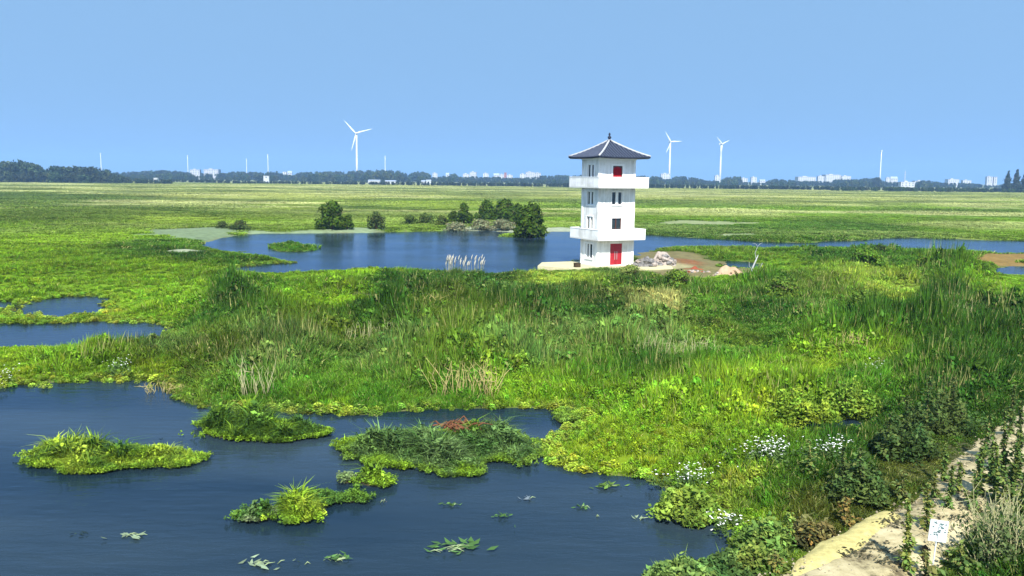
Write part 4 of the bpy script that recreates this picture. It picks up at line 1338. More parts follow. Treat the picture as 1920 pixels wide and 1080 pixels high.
for (x0, x1, yt, D, mk, rf, lab) in BL:
    a = at(x0, yt, D); b_ = at(x1, yt, D)
    cx = (a.x + b_.x) / 2; wd = b_.x - a.x; top = (a.z + b_.z) / 2
    t = empty('far_building', (cx, D, .2), R(random.uniform(-6, 6)), lab, 'building', 'buildings on the horizon')
    dp = max(6, wd * .6); hh = max(top - .2, 3)
    mb = MB()
    eh = hh if rf == 'flat' else hh * .8
    mb.box(-wd / 2, wd / 2, 0, dp, 0, eh - .3); mb.build('wall', BM[mk], t)
    mb = MB()
    if rf == 'flat':
        mb.box(-wd / 2 - .3, wd / 2 + .3, -.3, dp + .3, eh - .298, eh)
        if wd > 9: mb.box(-wd * .2, wd * .05, dp * .3, dp * .6, eh + .002, eh + 1.8)
    else:
        mb.add([(-wd / 2 - .4, -.5, eh - .3), (wd / 2 + .4, -.5, eh - .3), (wd / 2 + .4, dp + .5, eh - .3), (-wd / 2 - .4, dp + .5, eh - .3), (-wd / 2 - .4, dp / 2, hh), (wd / 2 + .4, dp / 2, hh)],
               [(0, 1, 5, 4), (2, 3, 4, 5), (0, 4, 3), (1, 2, 5), (3, 2, 1, 0)])
    mb.build('roof', M_ROOFB if rf != 'flat' else BM[mk], t)
    nw = int(wd // 5)
    for fl in range(max(1, int(eh // 4))):
        for k in range(nw):
            u = -wd / 2 + (k + .5) * wd / nw; z = eh - 3.0 - fl * 3.6
            if z < eh * .35: continue
            mb = MB(); mb.box(u - .9, u + .9, -.06, -.003, z, z + 1.5); mb.build('window', M_GLASS, t)

# ------------------------------------------------------------------ mounds, snag, plumes, stalk clumps
def mound(name, px0, px1, yb, hm, mat, seed, label, cat, rough=.35, depth=.5, cuts=5):
    a = gp(px0, yb, .3); b_ = gp(px1, yb, .3)
    cx, cy = (a + b_) / 2; w = np.linalg.norm(b_ - a) / 2
    t = empty(name, (cx, cy, .25), 0, label, cat)
    r = random.Random(seed)
    n = int(22 * cuts)
    # heap: uneven body
    V = []; F = []; N, Mm = 30, 18
    for i in range(N + 1):
        for j in range(Mm + 1):
            u = -1 + 2 * i / N; v = -1 + 2 * j / Mm
            q = max(0, 1 - u * u - v * v)
            x = u * w; y = v * w * depth
            z = hm * (q ** .8) * (.55 + .9 * float(vnoise(x, y, w * .35, seed))) + (float(vnoise(x, y, .5, seed + 3)) - .5) * rough * q - .1
            V.append((x, y, z))
    F = [(i * (Mm + 1) + j, (i + 1) * (Mm + 1) + j, (i + 1) * (Mm + 1) + j + 1, i * (Mm + 1) + j + 1) for i in range(N) for j in range(Mm)]
    np_mesh('heap', V, [np.array(F)], mat, parent=t)
    return t, w


def rocks(t, w, depth, hm, n, mats, seed, s0=.15, s1=.5):
    r = random.Random(seed)
    for k in range(n):
        u = r.uniform(-.9, .9); v = r.uniform(-.9, .5)
        q = max(0, 1 - u * u - v * v)
        mb = MB()
        s = r.uniform(s0, s1)
        V = []
        for z, rr in ((-.5, .6), (0, 1.0), (.45, .6)):
            for j in range(6):
                a = j * math.pi / 3 + r.uniform(-.3, .3)
                V.append((math.cos(a) * rr * s * r.uniform(.75, 1.25), math.sin(a) * rr * s * r.uniform(.75, 1.25), z * s * r.uniform(.7, 1.3)))
        F = []
        for i in range(2):
            for j in range(6):
                F.append((i * 6 + j, i * 6 + (j + 1) % 6, i * 6 + 6 + (j + 1) % 6, i * 6 + 6 + j))
        F += [(5, 4, 3, 2, 1, 0), (12, 13, 14, 15, 16, 17)]
        mb.add(V, F)
        o = mb.build('rock', r.choice(mats), t)
        o.location = (u * w, v * w * depth, max(0, hm * q ** .8 * .85))
        o.rotation_euler = (r.uniform(-.5, .5), r.uniform(-.5, .5), r.uniform(0, 6))


t, w = mound('rubble_heap', 1184, 1232, 502, 1.35, M_DROCK, 3, 'long dark grey rubble heap against the tower wall', 'rubble', .6, .35)
rocks(t, w, .35, 1.2, 26, [M_DROCK, M_ROCK], 4)
t, w = mound('rock_heap', 1218, 1268, 499, 1.75, M_ROCK, 5, 'pale rock heap behind the dark rubble right of the tower', 'rock heap', .5, .5)
rocks(t, w, .5, 1.5, 30, [M_ROCK, M_DROCK, M_ROCK], 6)
t, w = mound('soil_heap', 1268, 1326, 507, .45, M_RED, 7, 'low mound of red soil between the rock heap and sand heap', 'soil heap', .3, .5)
t, w = mound('sand_heap', 1332, 1412, 519, .85, M_PINK, 8, 'pinkish sand heap at the foot of the bleached snag', 'sand heap', .7, .45)
rocks(t, w, .45, .75, 22, [M_PINK, M_ROCK], 9, .12, .3)
t, w = mound('rubble_strip', 1262, 1345, 513, .35, M_ROCK, 15, 'low strip of broken rubble on brown earth before the red soil', 'rubble', .5, .25)
rocks(t, w, .25, .3, 44, [M_ROCK, M_DROCK, M_PINK, M_RED], 16, .1, .3)
# small dark crate beside the tower's left corner
cp = gp(1082, 501, .45)
cr = empty('dark_crate', (cp[0], cp[1], .46), R(20), 'small dark crate on the terrace at the tower\'s left corner', 'crate')
mb = MB(); mb.box(-.32, .32, -.25, .25, 0, .42); mb.build('box', M_WOODP, cr)
mb = MB(); mb.box(-.35, .35, -.28, .28, .422, .48); mb.build('lid', M_WOODP, cr)

# bleached snag with forked white branches
p = spot(1412, 516)
sn = empty('bleached_snag', p, 0, 'bleached white dead snag with forked branches beside the sand heap', 'dead tree')
mb = MB(); mb.tube([(0, 0, -.1), (-.15, 0, .5), (.2, .05, 1.3), (.45, 0, 2.0)], [.11, .10, .08, .035], 7); mb.build('trunk', M_DEADW, sn, True)
for pts, rd in (([(.0, 0, .1), (.45, -.1, .35), (.8, 0, .8), (.95, 0, 1.15)], .11), ([(.1, 0, 1.0), (.3, .1, 1.5), (.1, 0, 2.2), (.35, 0, 2.9)], .07), ([(.35, 0, 2.9), (.15, 0, 3.2), (-.2, 0, 3.25)], .04),
                ([(.35, 0, 2.9), (.6, 0, 3.2), (.8, 0, 3.3)], .04), ([(-.1, 0, .4), (-.45, 0, .8), (-.5, 0, 1.3)], .05), ([(.5, -.1, .4), (.7, 0, .95), (.65, 0, 1.2)], .06)):
    mb = MB(); mb.tube(pts, [.65 * rd * (1 - .7 * i / (len(pts) - 1)) for i in range(len(pts))], 6); mb.build('branch', M_DEADW, sn, True)


def stalks(name, px0, px1, yb, h0, h1, n, mat, seed, label, cat, rad=.022, bend=.5, plume=False, group=None, part='stalk', green=None):
    a = gp(px0, yb, .4); b_ = gp(px1, yb, .4)
    c = (a + b_) / 2; w = np.linalg.norm(b_ - a)
    t = empty(name, (c[0], c[1], max(0, gz(*c)) - .05), 0, label, cat, group)
    r = random.Random(seed)
    for k in range(int(n * 1.9)):
        x = r.uniform(-.5, .5) * w; y = r.uniform(-.25, .25) * w * .6
        h = r.uniform(h0, h1); le = r.gauss(0, .16) * bend
        mb = MB()
        kx = r.gauss(0, .05) * bend; top = (x + le * h + kx, y + r.gauss(0, .1), h)
        rad_k = rad * r.uniform(.35, .75)
        pts = [(x, y, 0), (x + le * h * .4 + kx, y, h * .4), (x + le * h * .75 - kx, y, h * .75), top]
        mb.tube(pts, [rad_k, rad_k * .9, rad_k * .7, rad_k * .3], 5)
        if bend > .6 and r.random() < .5:
            q = Vector(pts[2]); mb.tube([q, q + Vector((r.gauss(0, .25), r.gauss(0, .1), r.uniform(.0, .3)))], [rad * .6, rad * .2], 4)
        st_ = mb.build(part, mat, t, True)
        if plume:
            mb = MB()
            mb.tube([Vector(top) + Vector((0, 0, -.15)), Vector(top) + Vector((.02, 0, .05)), Vector(top) + Vector((.07, 0, .25)), Vector(top) + Vector((.16, 0, .42))], [.012, .05, .035, .006], 6)
            mb.build('plume', M_PLUME, st_, True)
    if green is not None:
        gs = [shift(blades(90, .55, .8, 1.5, .05, .3, seed * 10 + k), r.uniform(-.5, .5) * w, r.uniform(-.3, .1) * w * .6, 0, r.uniform(.8, 1.2)) for k in range(max(3, int(w * 1.6)))]
        g = merge(*gs)
        cc = np.array(green)[None] * (.6 + .8 * g[3])[:, None]
        np_mesh('foliage', g[0], [g[1], g[2]], M_LEAF, col=cc, parent=t)
    return t


SG = 'clumps of dry stalks in the reeds'
stalks('plumed_reeds', 836, 908, 522, 1.3, 2.0, 24, M_PALESTALK, 1, 'clump of white plumed reeds on the lake bank left of the tower', 'reeds', .02, .25, True, green=(.06, .11, .02))
stalks('dry_stalks', 448, 506, 735, 1.0, 2.1, 14, M_PALESTALK, 2, 'tall pale bent stalks at the water edge, left of centre', 'dry stalks', .026, 1.1, group=SG)
stalks('dry_stalks', 815, 935, 735, .9, 2.0, 26, M_STRAW, 3, 'large fan of golden dead stalks in the central reeds', 'dry stalks', .028, 1.3, group=SG)
stalks('dry_stalks', 768, 830, 588, .8, 1.6, 16, M_STRAW, 4, 'golden stalk clump in bright grass below the lake', 'dry stalks', .028, 1.3, group=SG)
stalks('dry_stalks', 650, 760, 650, 1.0, 1.7, 22, M_PALESTALK, 5, 'grey bleached stalks in front of the dark reed mound left of centre', 'dry stalks', .02, .7, group=SG)
stalks('dry_stalks', 980, 1030, 655, .9, 1.5, 8, M_PALESTALK, 6, 'few pale stalks below the dark central reed mound', 'dry stalks', .022, .8, group=SG)
stalks('dry_stalks', 1190, 1345, 690, 1.0, 1.9, 30, M_PALESTALK, 7, 'wide stand of pale stalks in the reeds below the tower, to the right', 'dry stalks', .022, .8, group=SG)
stalks('dry_stalks', 1190, 1250, 600, .8, 1.3, 24, M_STRAW, 8, 'reddish straw stalks halfway between tower and front pond', 'dry stalks', .018, .5, group=SG)
stalks('dry_stalks', 1555, 1620, 668, .9, 1.6, 16, M_STRAW, 9, 'brown and straw stalks in the right hand reeds', 'dry stalks', .022, 1.0, group=SG)
stalks('dry_stalks', 1745, 1830, 620, 1.4, 2.6, 14, M_PALESTALK, 10, 'tall pale stems in the high reed stand at right', 'dry stalks', .022, .3, group=SG)
stalks('dry_stalks', 270, 345, 722, .3, .7, 16, M_STRAW, 11, 'short golden straw at the pond edge on the left', 'dry stalks', .022, 1.3, group=SG)
stalks('tall_reeds', 1745, 1835, 600, 1.8, 3.2, 6, M_STRAW, 12, 'tallest green reed stand towards the right side of the marsh', 'reeds', .015, .3, green=(.06, .12, .03))

# ------------------------------------------------------------------ floating plant islands
def island(name, poly, hgt, cols, n, seed, label, leafy=.3, group='floating plant islands in the front pond', blade_w=.03, peak=None, edge=None, cat='plant island'):
    """poly: photo outline of the raft at the water line"""
    P = wpoly(poly, 2); c = P.mean(0)
    t = empty(name, (c[0], c[1], 0), 0, label, cat, group)
    L = P - c
    # root mat
    m_ = MB(); k = len(L)
    m_.add([(q[0] * .90, q[1] * .86, -.15) for q in L] + [(q[0] * .84, q[1] * .80, .04) for q in L] + [(q[0] * .6, q[1] * .6, .13) for q in L] + [(0, 0, .14)],
           [(i, (i + 1) % k, (i + 1) % k + k, i + k) for i in range(k)] + [(i + k, (i + 1) % k + k, (i + 1) % k + 2 * k, i + 2 * k) for i in range(k)] + [(i + 2 * k, (i + 1) % k + 2 * k, 3 * k) for i in range(k)])
    m_.build('root_mat', M_MAT, t)
    r = np.random.default_rng(seed)
    lo, hi = L.min(0) - .25, L.max(0) + .25
    area = abs(np.sum(L[:, 0] * np.roll(L[:, 1], -1) - L[:, 1] * np.roll(L[:, 0], -1))) / 2
    amp = min(1.5, .75 * math.sqrt(area))
    X = r.uniform(lo[0], hi[0], n * 6); Y = r.uniform(lo[1], hi[1], n * 6)
    s = sdf(L, X, Y) + (fbm(X + 30, Y + 30, min(.9, .45 * math.sqrt(area)), seed + 5, 2) - .5) * amp; q = s > -.08 - .35 * r.random(len(X)) ** 5
    X, Y, s = X[q][:n], Y[q][:n], s[q][:n]
    smax = max(s.max(), .05)
    gs = []; ccs = []
    tufts = [blades(14, .16, .45, 1.2, blade_w * 1.4, 1.0, seed * 7 + k, drys=0, droop=.36) for k in range(6)]
    herbs = [leaves(26, .24, .75, .20, seed * 7 + 50 + k, up=.6) for k in range(6)]
    cols = np.array(cols)
    for i in range(len(X)):
        hh = hgt * (.25 + 1.9 * float(vnoise(X[i] + 50, Y[i] + 50, .55, seed)) ** 1.3) * (.35 + .65 * min(1, max(0, s[i]) / (smax * .7))) * r.uniform(.7, 1.2)
        if peak is not None:
            for (ux, uy, rad_, pk) in peak:
                dd = math.hypot((X[i] - (lo[0] + (hi[0] - lo[0]) * ux)) / rad_, (Y[i] - (lo[1] + (hi[1] - lo[1]) * uy)) / rad_)
                hh *= 1 + (pk - 1) * math.exp(-dd * dd)
        g = herbs[i % 6] if (r.random() < leafy or s[i] < .10 * r.random()) else tufts[i % 6]
        gg = shift(g, X[i], Y[i], .05, 1, r.uniform(0, 6.28))
        V = gg[0].copy(); us = min(1.25, max(.38, hh * 1.35)); V = (V - np.array((X[i], Y[i], .05))) * np.array((us, us, max(.3, hh * 1.25))) + np.array((X[i], Y[i], .04))
        nz = float(fbm(X[i] + c[0], Y[i] + c[1], 1.1, seed, 2))
        u = min(.999, max(0, (nz - .25) * 2)) * (len(cols) - 1)
        b0_ = int(u); col = cols[b0_] * (1 - (u - b0_)) + cols[min(b0_ + 1, len(cols) - 1)] * (u - b0_)
        if edge is not None and s[i] < .45 * r.random():
            col = col * .4 + np.array(edge) * .6
        gs.append((V, *gg[1:])); ccs.append(col[None] * (.15 + 1.7 * gg[3])[:, None] * r.uniform(.5, 1.5))  # strong tone spread paints highlights and dark gaps into the leaves
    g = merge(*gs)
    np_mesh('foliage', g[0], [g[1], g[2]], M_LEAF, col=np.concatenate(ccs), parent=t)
    return t


LG = (.15, .25, .016); YG = (.26, .33, .03); MG = (.085, .165, .02); DGc = (.04, .095, .018); BG = (.10, .165, .05); PW = (.24, .28, .14)
island('floating_island', [(62, 846), (95, 836), (150, 838), (180, 850), (230, 856), (300, 852), (370, 852), (385, 862), (350, 872), (260, 880), (160, 888), (105, 886), (80, 868)], .46, [DGc, LG, YG, MG, YG, MG], 2300, 1,
       'yellow green crescent shaped plant island at the left of the pond', .22, edge=LG, peak=[(.22, .6, 1.1, 1.6), (.03, .7, .5, .6)], blade_w=.028)
island('floating_island', [(356, 812), (380, 795), (450, 790), (520, 798), (560, 806), (608, 812), (612, 822), (550, 830), (470, 829), (390, 823)], .54, [DGc, MG, DGc, LG, MG], 1900, 2,
       'dark green hump shaped plant island in the pond, yellow at its left end', .15, edge=LG, peak=[(.35, .6, 1.6, 1.4), (.9, .3, .8, .6)])
island('floating_island', [(628, 838), (660, 826), (740, 822), (830, 822), (900, 815), (960, 818), (1005, 836), (1012, 858), (960, 868), (905, 872), (890, 893), (840, 893), (770, 884), (700, 868), (650, 855)], .52, [BG, DGc, BG, MG, LG], 3600, 3,
       'largest grey green plant island with a grassy peak in the middle of the pond', .35, edge=LG, peak=[(.74, .75, .9, 2.0), (.3, .6, 1.6, 1.3)])
island('floating_island', [(518, 962), (525, 950), (560, 945), (590, 952), (602, 968), (590, 980), (550, 983), (522, 978)], .42, [MG, LG, YG, LG], 520, 4, 'bushy yellow green plant clump in the lower pond', .45, peak=None)
island('floating_island', [(572, 938), (600, 930), (628, 934), (640, 942), (610, 948), (585, 950)], .5, [DGc, MG], 220, 5, 'dark leafy clump touching the bushy yellow clump from behind', .9)
island('floating_island', [(640, 940), (660, 933), (684, 934), (684, 941), (650, 944)], .36, [MG, DGc, LG], 110, 6, 'low leafy strip trailing right of the dark leafy clump', .9)
island('floating_island', [(440, 975), (465, 962), (515, 963), (520, 974), (480, 980)], .42, [MG, DGc, PW, MG], 150, 7, 'pale tipped leafy tuft left of the bushy yellow clump', .8)
island('floating_island', [(640, 902), (650, 896), (662, 900), (658, 906), (645, 907)], .35, [BG, PW], 60, 8, 'tiny silvery tuft above the yellow clump', .5)
island('floating_island', [(665, 905), (690, 898), (720, 902), (740, 912), (700, 916)], .42, [MG, LG, DGc, MG], 150, 9, 'small bright leafy mat right of the silvery tuft', .9)
island('floating_island', [(1035, 782), (1060, 772), (1085, 780), (1078, 795), (1045, 796)], .2, [BG, LG], 200, 10, 'low plants at the head of the channel behind the largest island', .8)

# loose floating debris
def debris(px, py, w, seed, label, green, n=10, stick=3, lie=.06):
    p = gp(px, py)
    t = empty('floating_debris', (p[0], p[1], 0.0), 0, label, 'floating plants', 'loose plants drifting on the front pond')
    r = np.random.default_rng(seed)
    V = []; Q = []; cc = []
    for i in range(int(n * 1.8)):
        x = r.normal(0, .3) * w; y = r.normal(0, .14) * w; a = r.normal(0, .6) + (math.pi if r.random() < .5 else 0)
        L = r.uniform(.18, .42) * min(w, 1.0); z = r.uniform(.02, lie); e = r.uniform(-.02, .12)
        d = np.array((math.cos(a), math.sin(a), 0)); s_ = np.array((-d[1], d[0], 0)) * L * .22
        b = np.array((x, y, z)); n0 = len(V)
        V += [b - d * L * .5, b + s_ + (0, 0, .03), b + d * L * .5 + (0, 0, e), b - s_ + (0, 0, .01)]; Q.append((n0, n0 + 1, n0 + 2, n0 + 3))
        c_ = np.array(green) * r.uniform(.6, 1.5); cc += [c_] * 4
    np_mesh('leaf', V, [np.array(Q)], M_LEAF, col=np.array(cc), parent=t)
    for k in range(stick):
        x, y = r.normal(0, .2) * w, r.normal(0, .08) * w; a = r.uniform(-.5, .5); L = w * r.uniform(.2, .45)
        mb = MB(); mb.tube([(x, y, .0), (x + math.cos(a) * L * .5, y + math.sin(a) * L * .5, .06 + r.uniform(0, .06)), (x + math.cos(a) * L, y + math.sin(a) * L, r.uniform(.0, .12))], [.012, .016, .006], 5)
        mb.build('stalk', M_GSTALK, t, True)


M_GSTALK = plain('green_stalk', (.22, .28, .14), .7, .3, 4, .2)
GB = (.075, .16, .045); GW = (.20, .26, .16); GD = (.03, .05, .04)
debris(256, 1007, 1.0, 1, 'pale bleached stem floating alone at lower left', GW, 5, 4)
debris(150, 1004, .5, 2, 'dark sunken leaf patch left of the pale stem', GD, 4, 0, .03)
debris(486, 1060, .9, 3, 'pale tangle of floating stems at the bottom left of centre', GW, 8, 6)
debris(565, 1057, .35, 4, 'single pale leaf beside the pale stem tangle', GW, 2, 1)
debris(630, 1050, .7, 5, 'small green tangle with upturned stalks at the bottom', GB, 10, 7, .12)
debris(850, 1030, 1.5, 6, 'widest green floating weed at the bottom centre', GB, 16, 7, .1)
debris(844, 948, .5, 7, 'small flat green weed in the middle of the lower pond', (.08, .16, .04), 9, 1)
debris(938, 972, .45, 8, 'round green leaf rosette in the lower pond', GB, 14, 0, .14)
debris(967, 992, .18, 9, 'tiny leaf just below the round rosette', GB, 2, 0)
debris(986, 936, .6, 10, 'grey sunken leaf pair above the round rosette', (.12, .15, .17), 5, 1)
debris(1092, 953, .5, 11, 'pale green leaf pile right of the grey leaf pair', GB, 9, 2)
debris(1120, 970, .2, 12, 'short pale stick standing beside the leaf pile', GW, 1, 2)
debris(1140, 915, .75, 13, 'grassy green raft nearest the right bank', (.09, .16, .03), 18, 2, .12)
debris(1197, 974, .5, 14, 'two pale leaves drifting near the right bank', GW, 4, 2)
debris(718, 943, .25, 15, 'tiny dark twig right of the leafy strip', (.14, .12, .11), 3, 2)
debris(302, 826, .3, 16, 'tiny dark leaf above the crescent island', GD, 3, 0)

# brown dead heap on the largest island
p = gp(862, 812, .4)
bh = empty('dead_branch_heap', (p[0], p[1], .45), 0, 'red brown heap of dead branches on the largest plant island', 'branches')
M_RBR = plain('red_brown_twigs', (.14, .06, .03), .9, .3, 4, .1)
r = random.Random(4)
for k in range(40):
    x, y = r.gauss(-.2, .4), r.gauss(0, .2); a = r.uniform(-.6, .6) + (math.pi if r.random() < .3 else 0); L = r.uniform(.3, .8)
    mb = MB(); mb.tube([(x, y, r.uniform(0, .35)), (x + math.cos(a) * L * .5, y, r.uniform(.15, .45)), (x + math.cos(a) * L, y + math.sin(a) * L, r.uniform(.0, .4))], [.035, .03, .01], 5)
    mb.build('twig', M_RBR, bh)

# ------------------------------------------------------------------ white blossoms on the banks
def blossoms(px0, px1, py0, py1, n, seed, label, h=.45, size=.042):
    t_ = gp((px0 + px1) / 2, (py0 + py1) / 2, .4)
    t = empty('white_blossoms', (t_[0], t_[1], max(0, gz(*t_))), 0, label, 'flowers', 'patches of white flowers on the pond bank')
    r = np.random.default_rng(seed)
    a = gp(r.normal((px0 + px1) / 2, (px1 - px0) / 2.6, n), r.normal((py0 + py1) / 2, (py1 - py0) / 3.0, n), h) - t_
    V = []; Q = []
    for i, (x, y) in enumerate(a):
        z = h * r.uniform(.8, 1.35)
        for k in range(4):
            an = r.uniform(0, 6.28); d = np.array((math.cos(an), math.sin(an), r.uniform(-.1, .5))) * size * r.uniform(.7, 1.4)
            s_ = np.array((-d[1], d[0], 0)) * .45; b = np.array((x, y, z)); n0 = len(V)
            V += [b, b + d * .5 + s_, b + d, b + d * .5 - s_]; Q.append((n0, n0 + 1, n0 + 2, n0 + 3))
    np_mesh('petals', V, [np.array(Q)], M_PETAL, parent=t)
    g = merge(*[shift(leaves(24, .2, h * 1.0, .12, seed + k), *a[k % n], 0, 1) for k in range(0, n, 3)])
    cc = np.array((.07, .12, .03))[None] * (.5 + g[3])[:, None]
    np_mesh('foliage', g[0], [g[1], g[2]], M_LEAF, col=cc, parent=t)


blossoms(1405, 1480, 848, 868, 110, 1, 'white flowers in a band beside the small pool, left patch', .7)
blossoms(1535, 1580, 850, 868, 60, 2, 'white flowers in a band beside the small pool, right patch', .7)
blossoms(1262, 1330, 878, 900, 60, 3, 'white flowers on the leafy spur of the right bank')
blossoms(1340, 1385, 960, 985, 40, 4, 'white flowers low at the water edge of the right bank', .35)
blossoms(-5, 32, 684, 715, 40, 5, 'white flowers at the left picture edge above the pond', .3)
blossoms(208, 240, 674, 694, 36, 6, 'white flower patch on the left pond bank beside reeds', .5)
blossoms(1630, 1665, 692, 708, 26, 7, 'few white flower heads among the right hand reeds', .9)

# ------------------------------------------------------------------ leafy weeds along the path
def weed(px, py, hp, seed, label, col=(.05, .085, .018), wide=.17, dens=1.0, group='tall leafy weeds along the path'):
    p = gp(px, py, .45)
    zb = max(.05, gz(*p))
    D = math.hypot(*p); h = hp * D / FPX / .95
    t = empty('tall_weed', (p[0], p[1], zb), 0, label, 'weed', group)
    r = np.random.default_rng(seed)
    lx, ly = r.normal(0, .05), r.normal(0, .05)
    mb = MB(); mb.tube([(0, 0, -.05), (lx * .5, ly * .5, h * .5), (lx * h, ly * h, h)], [.022, .016, .006], 6)
    mb.build('stem', M_STRAW, t, True)
    n = int(150 * h * dens); wide = wide * 1.35; col = tuple(q * 2.0 for q in col)
    z = h * r.uniform(.10, 1, n); a = r.uniform(0, 6.28, n)
    rr = wide * (1 - .72 * (z / h) ** 1.5) * (.7 + .6 * np.sin(z * 9 + a)) * r.uniform(.15, 1.1, n)
    c = np.stack([rr * np.cos(a) + lx * z, rr * np.sin(a) + ly * z, z], -1)
    d = np.stack([np.cos(a), np.sin(a), r.normal(-.15, .4, n)], -1); d /= np.linalg.norm(d, axis=1)[:, None]
    s_ = np.cross(d, np.array((0, 0, 1)) + r.normal(0, .4, (n, 3))); s_ /= np.linalg.norm(s_, axis=1)[:, None]
    L = (.17 * r.uniform(.6, 1.4, n) * (1.1 - .5 * z / h))[:, None]
    V = np.stack([c - d * L * .5, c + s_ * L * .32 + (0, 0, .01), c + d * L * .55, c - s_ * L * .32 + (0, 0, .01)], 1).reshape(-1, 3)
    Q = np.arange(n)[:, None] * 4 + np.array([[0, 1, 2, 3]])
    cc = np.array(col)[None] * r.uniform(.55, 1.6, (n, 1)); cc[:, 0] *= r.uniform(.8, 1.5, n)
    np_mesh('foliage', V, [Q], M_LEAF, col=np.repeat(cc, 4, 0), parent=t)


WD = [(1700, 1072, 140, 'slender weed at the left front of the sign', (.07, .10, .022), .15), (1740, 1000, 95, 'short weed behind the sign board', (.06, .085, .02), .2),
      (1776, 960, 90, 'weed behind the sign, on the pale path', (.04, .07, .016), .16), (1797, 928, 62, 'small weed right above the sign on the pale path', (.05, .075, .018), .15),
      (1822, 962, 118, 'dense column weed standing free on the pale path', (.04, .07, .016), .17), (1856, 915, 100, 'column weed in front of the path end, left of two', (.04, .07, .016), .18),
      (1882, 900, 120, 'tall column weed in front of the path end, right of two', (.035, .065, .015), .18), (1908, 905, 140, 'tallest dark weed beside the right picture edge', (.03, .055, .014), .2),
      (1935, 930, 130, 'dark weed cut by the right picture edge', (.035, .06, .015), .22), (1880, 960, 80, 'leafy weed rising from the dry shrub', (.05, .08, .02), .22), (1910, 990, 90, 'leafy weed at the right edge within the dry shrub', (.05, .08, .02), .22),
      (1690, 940, 60, 'low weed at the tip of the yellow sand edge', (.05, .07, .02), .2), (1752, 935, 55, 'bushy low weed on the path left of the small one', (.05, .07, .018), .22),
      (1575, 930, 90, 'dark weed column on the bank, left of two', (.03, .052, .014), .24), (1612, 945, 100, 'dark weed column on the bank, right of two', (.03, .052, .014), .24),
      (1655, 870, 90, 'dark weed at the reed edge above the path', (.03, .055, .014), .25), (1700, 850, 100, 'dark weed beside the dark reeds above the path', (.028, .05, .013), .25),
      (1735, 820, 110, 'tall dark weed right of the dark reeds', (.03, .055, .014), .25), (1785, 800, 90, 'dark weed where reeds meet the upper path', (.03, .05, .014), .26),
      (1520, 900, 70, 'green weed on the bank below the white flowers', (.05, .085, .02), .26), (1480, 1000, 60, 'bright leafy weed on the bank near the pond corner', (.08, .13, .025), .3),
      (1440, 1000, 60, 'bright leafy weed at the pond corner', (.09, .14, .025), .32), (1735, 1075, 50, 'low weed at the foot of the sign', (.05, .07, .02), .3), (1800, 1070, 50, 'low weed right of the sign foot', (.05, .08, .02), .35),
      (1838, 935, 95, 'slim weed between the free column weed and the left of two', (.04, .07, .016), .15), (1868, 945, 105, 'slim weed below the left of the two path end weeds', (.045, .075, .016), .16),
      (1895, 940, 120, 'slim weed below the tall column weed', (.04, .07, .016), .16), (1770, 905, 70, 'slim weed on the path between low bushy weed and reeds', (.04, .07, .016), .15),
      (1845, 860, 80, 'slim weed at the upper path beside the reeds', (.035, .065, .015), .16), (1892, 820, 90, 'slim dark weed at the top of the visible path', (.035, .06, .015), .17),
      (1520, 1010, 45, 'brownish low weed above the yellow sand edge', (.09, .075, .02), .35), (1585, 975, 50, 'brownish weed at the upper end of the yellow edge', (.08, .07, .02), .32), (1455, 1060, 40, 'low olive weed left of the yellow sand edge', (.07, .08, .02), .35)]
for k, (x, y, hp, lab, col, wd) in enumerate(WD):
    weed(x, y, hp, 40 + k, lab, col, wd, 1.3)

# leafy bushes on the lower right bank
def low_bush(px0, px1, yt, yb, col, seed, label, dens=1.0):
    loc = spot((px0 + px1) / 2, yb)
    mpp = math.hypot(loc.x, loc.y) / FPX
    w = (px1 - px0) * mpp * 1.1; h = (yb - yt) * mpp * .9
    t = empty('bank_bush', loc, 0, label, 'bush', 'leafy bushes on the right bank')
    r = random.Random(seed)
    gs = []; cs = []
    for k in range(int(26 * dens)):
        a_ = r.uniform(0, 6.28); q = math.sqrt(r.random())
        x, y = math.cos(a_) * q * w / 2, math.sin(a_) * q * w * .4
        hh = h * (1 - .65 * q * q) * r.uniform(.55, 1.15)
        g = leaves(70, r.uniform(.22, .42), max(.15, hh), r.uniform(.13, .2), seed * 50 + k)
        if r.random() < .35:
            g = merge(g, blades(8, .2, hh * .8, hh * 1.35, .03, .35, seed * 60 + k, drys=0))
        g = shift(g, x, y, 0)
        gs.append(g); cs.append(np.array(col)[None] * 1.7 * (.35 + 1.2 * g[3])[:, None] * r.uniform(.65, 1.4) * np.array((r.uniform(.85, 1.25), 1, 1))[None])
    mb = MB()
    for k in range(9):
        a_ = r.uniform(0, 6.28); mb.tube([(math.cos(a_) * .1, math.sin(a_) * .1, -.1), (math.cos(a_) * w * .2, math.sin(a_) * w * .15, h * .45)], [.02, .008], 5)
    o = mb.build('stem', M_BARK, t); o['kind'] = 'stuff'
    g = merge(*gs)
    np_mesh('foliage', g[0], [g[1], g[2]], M_LEAF, col=np.concatenate(cs), parent=t)


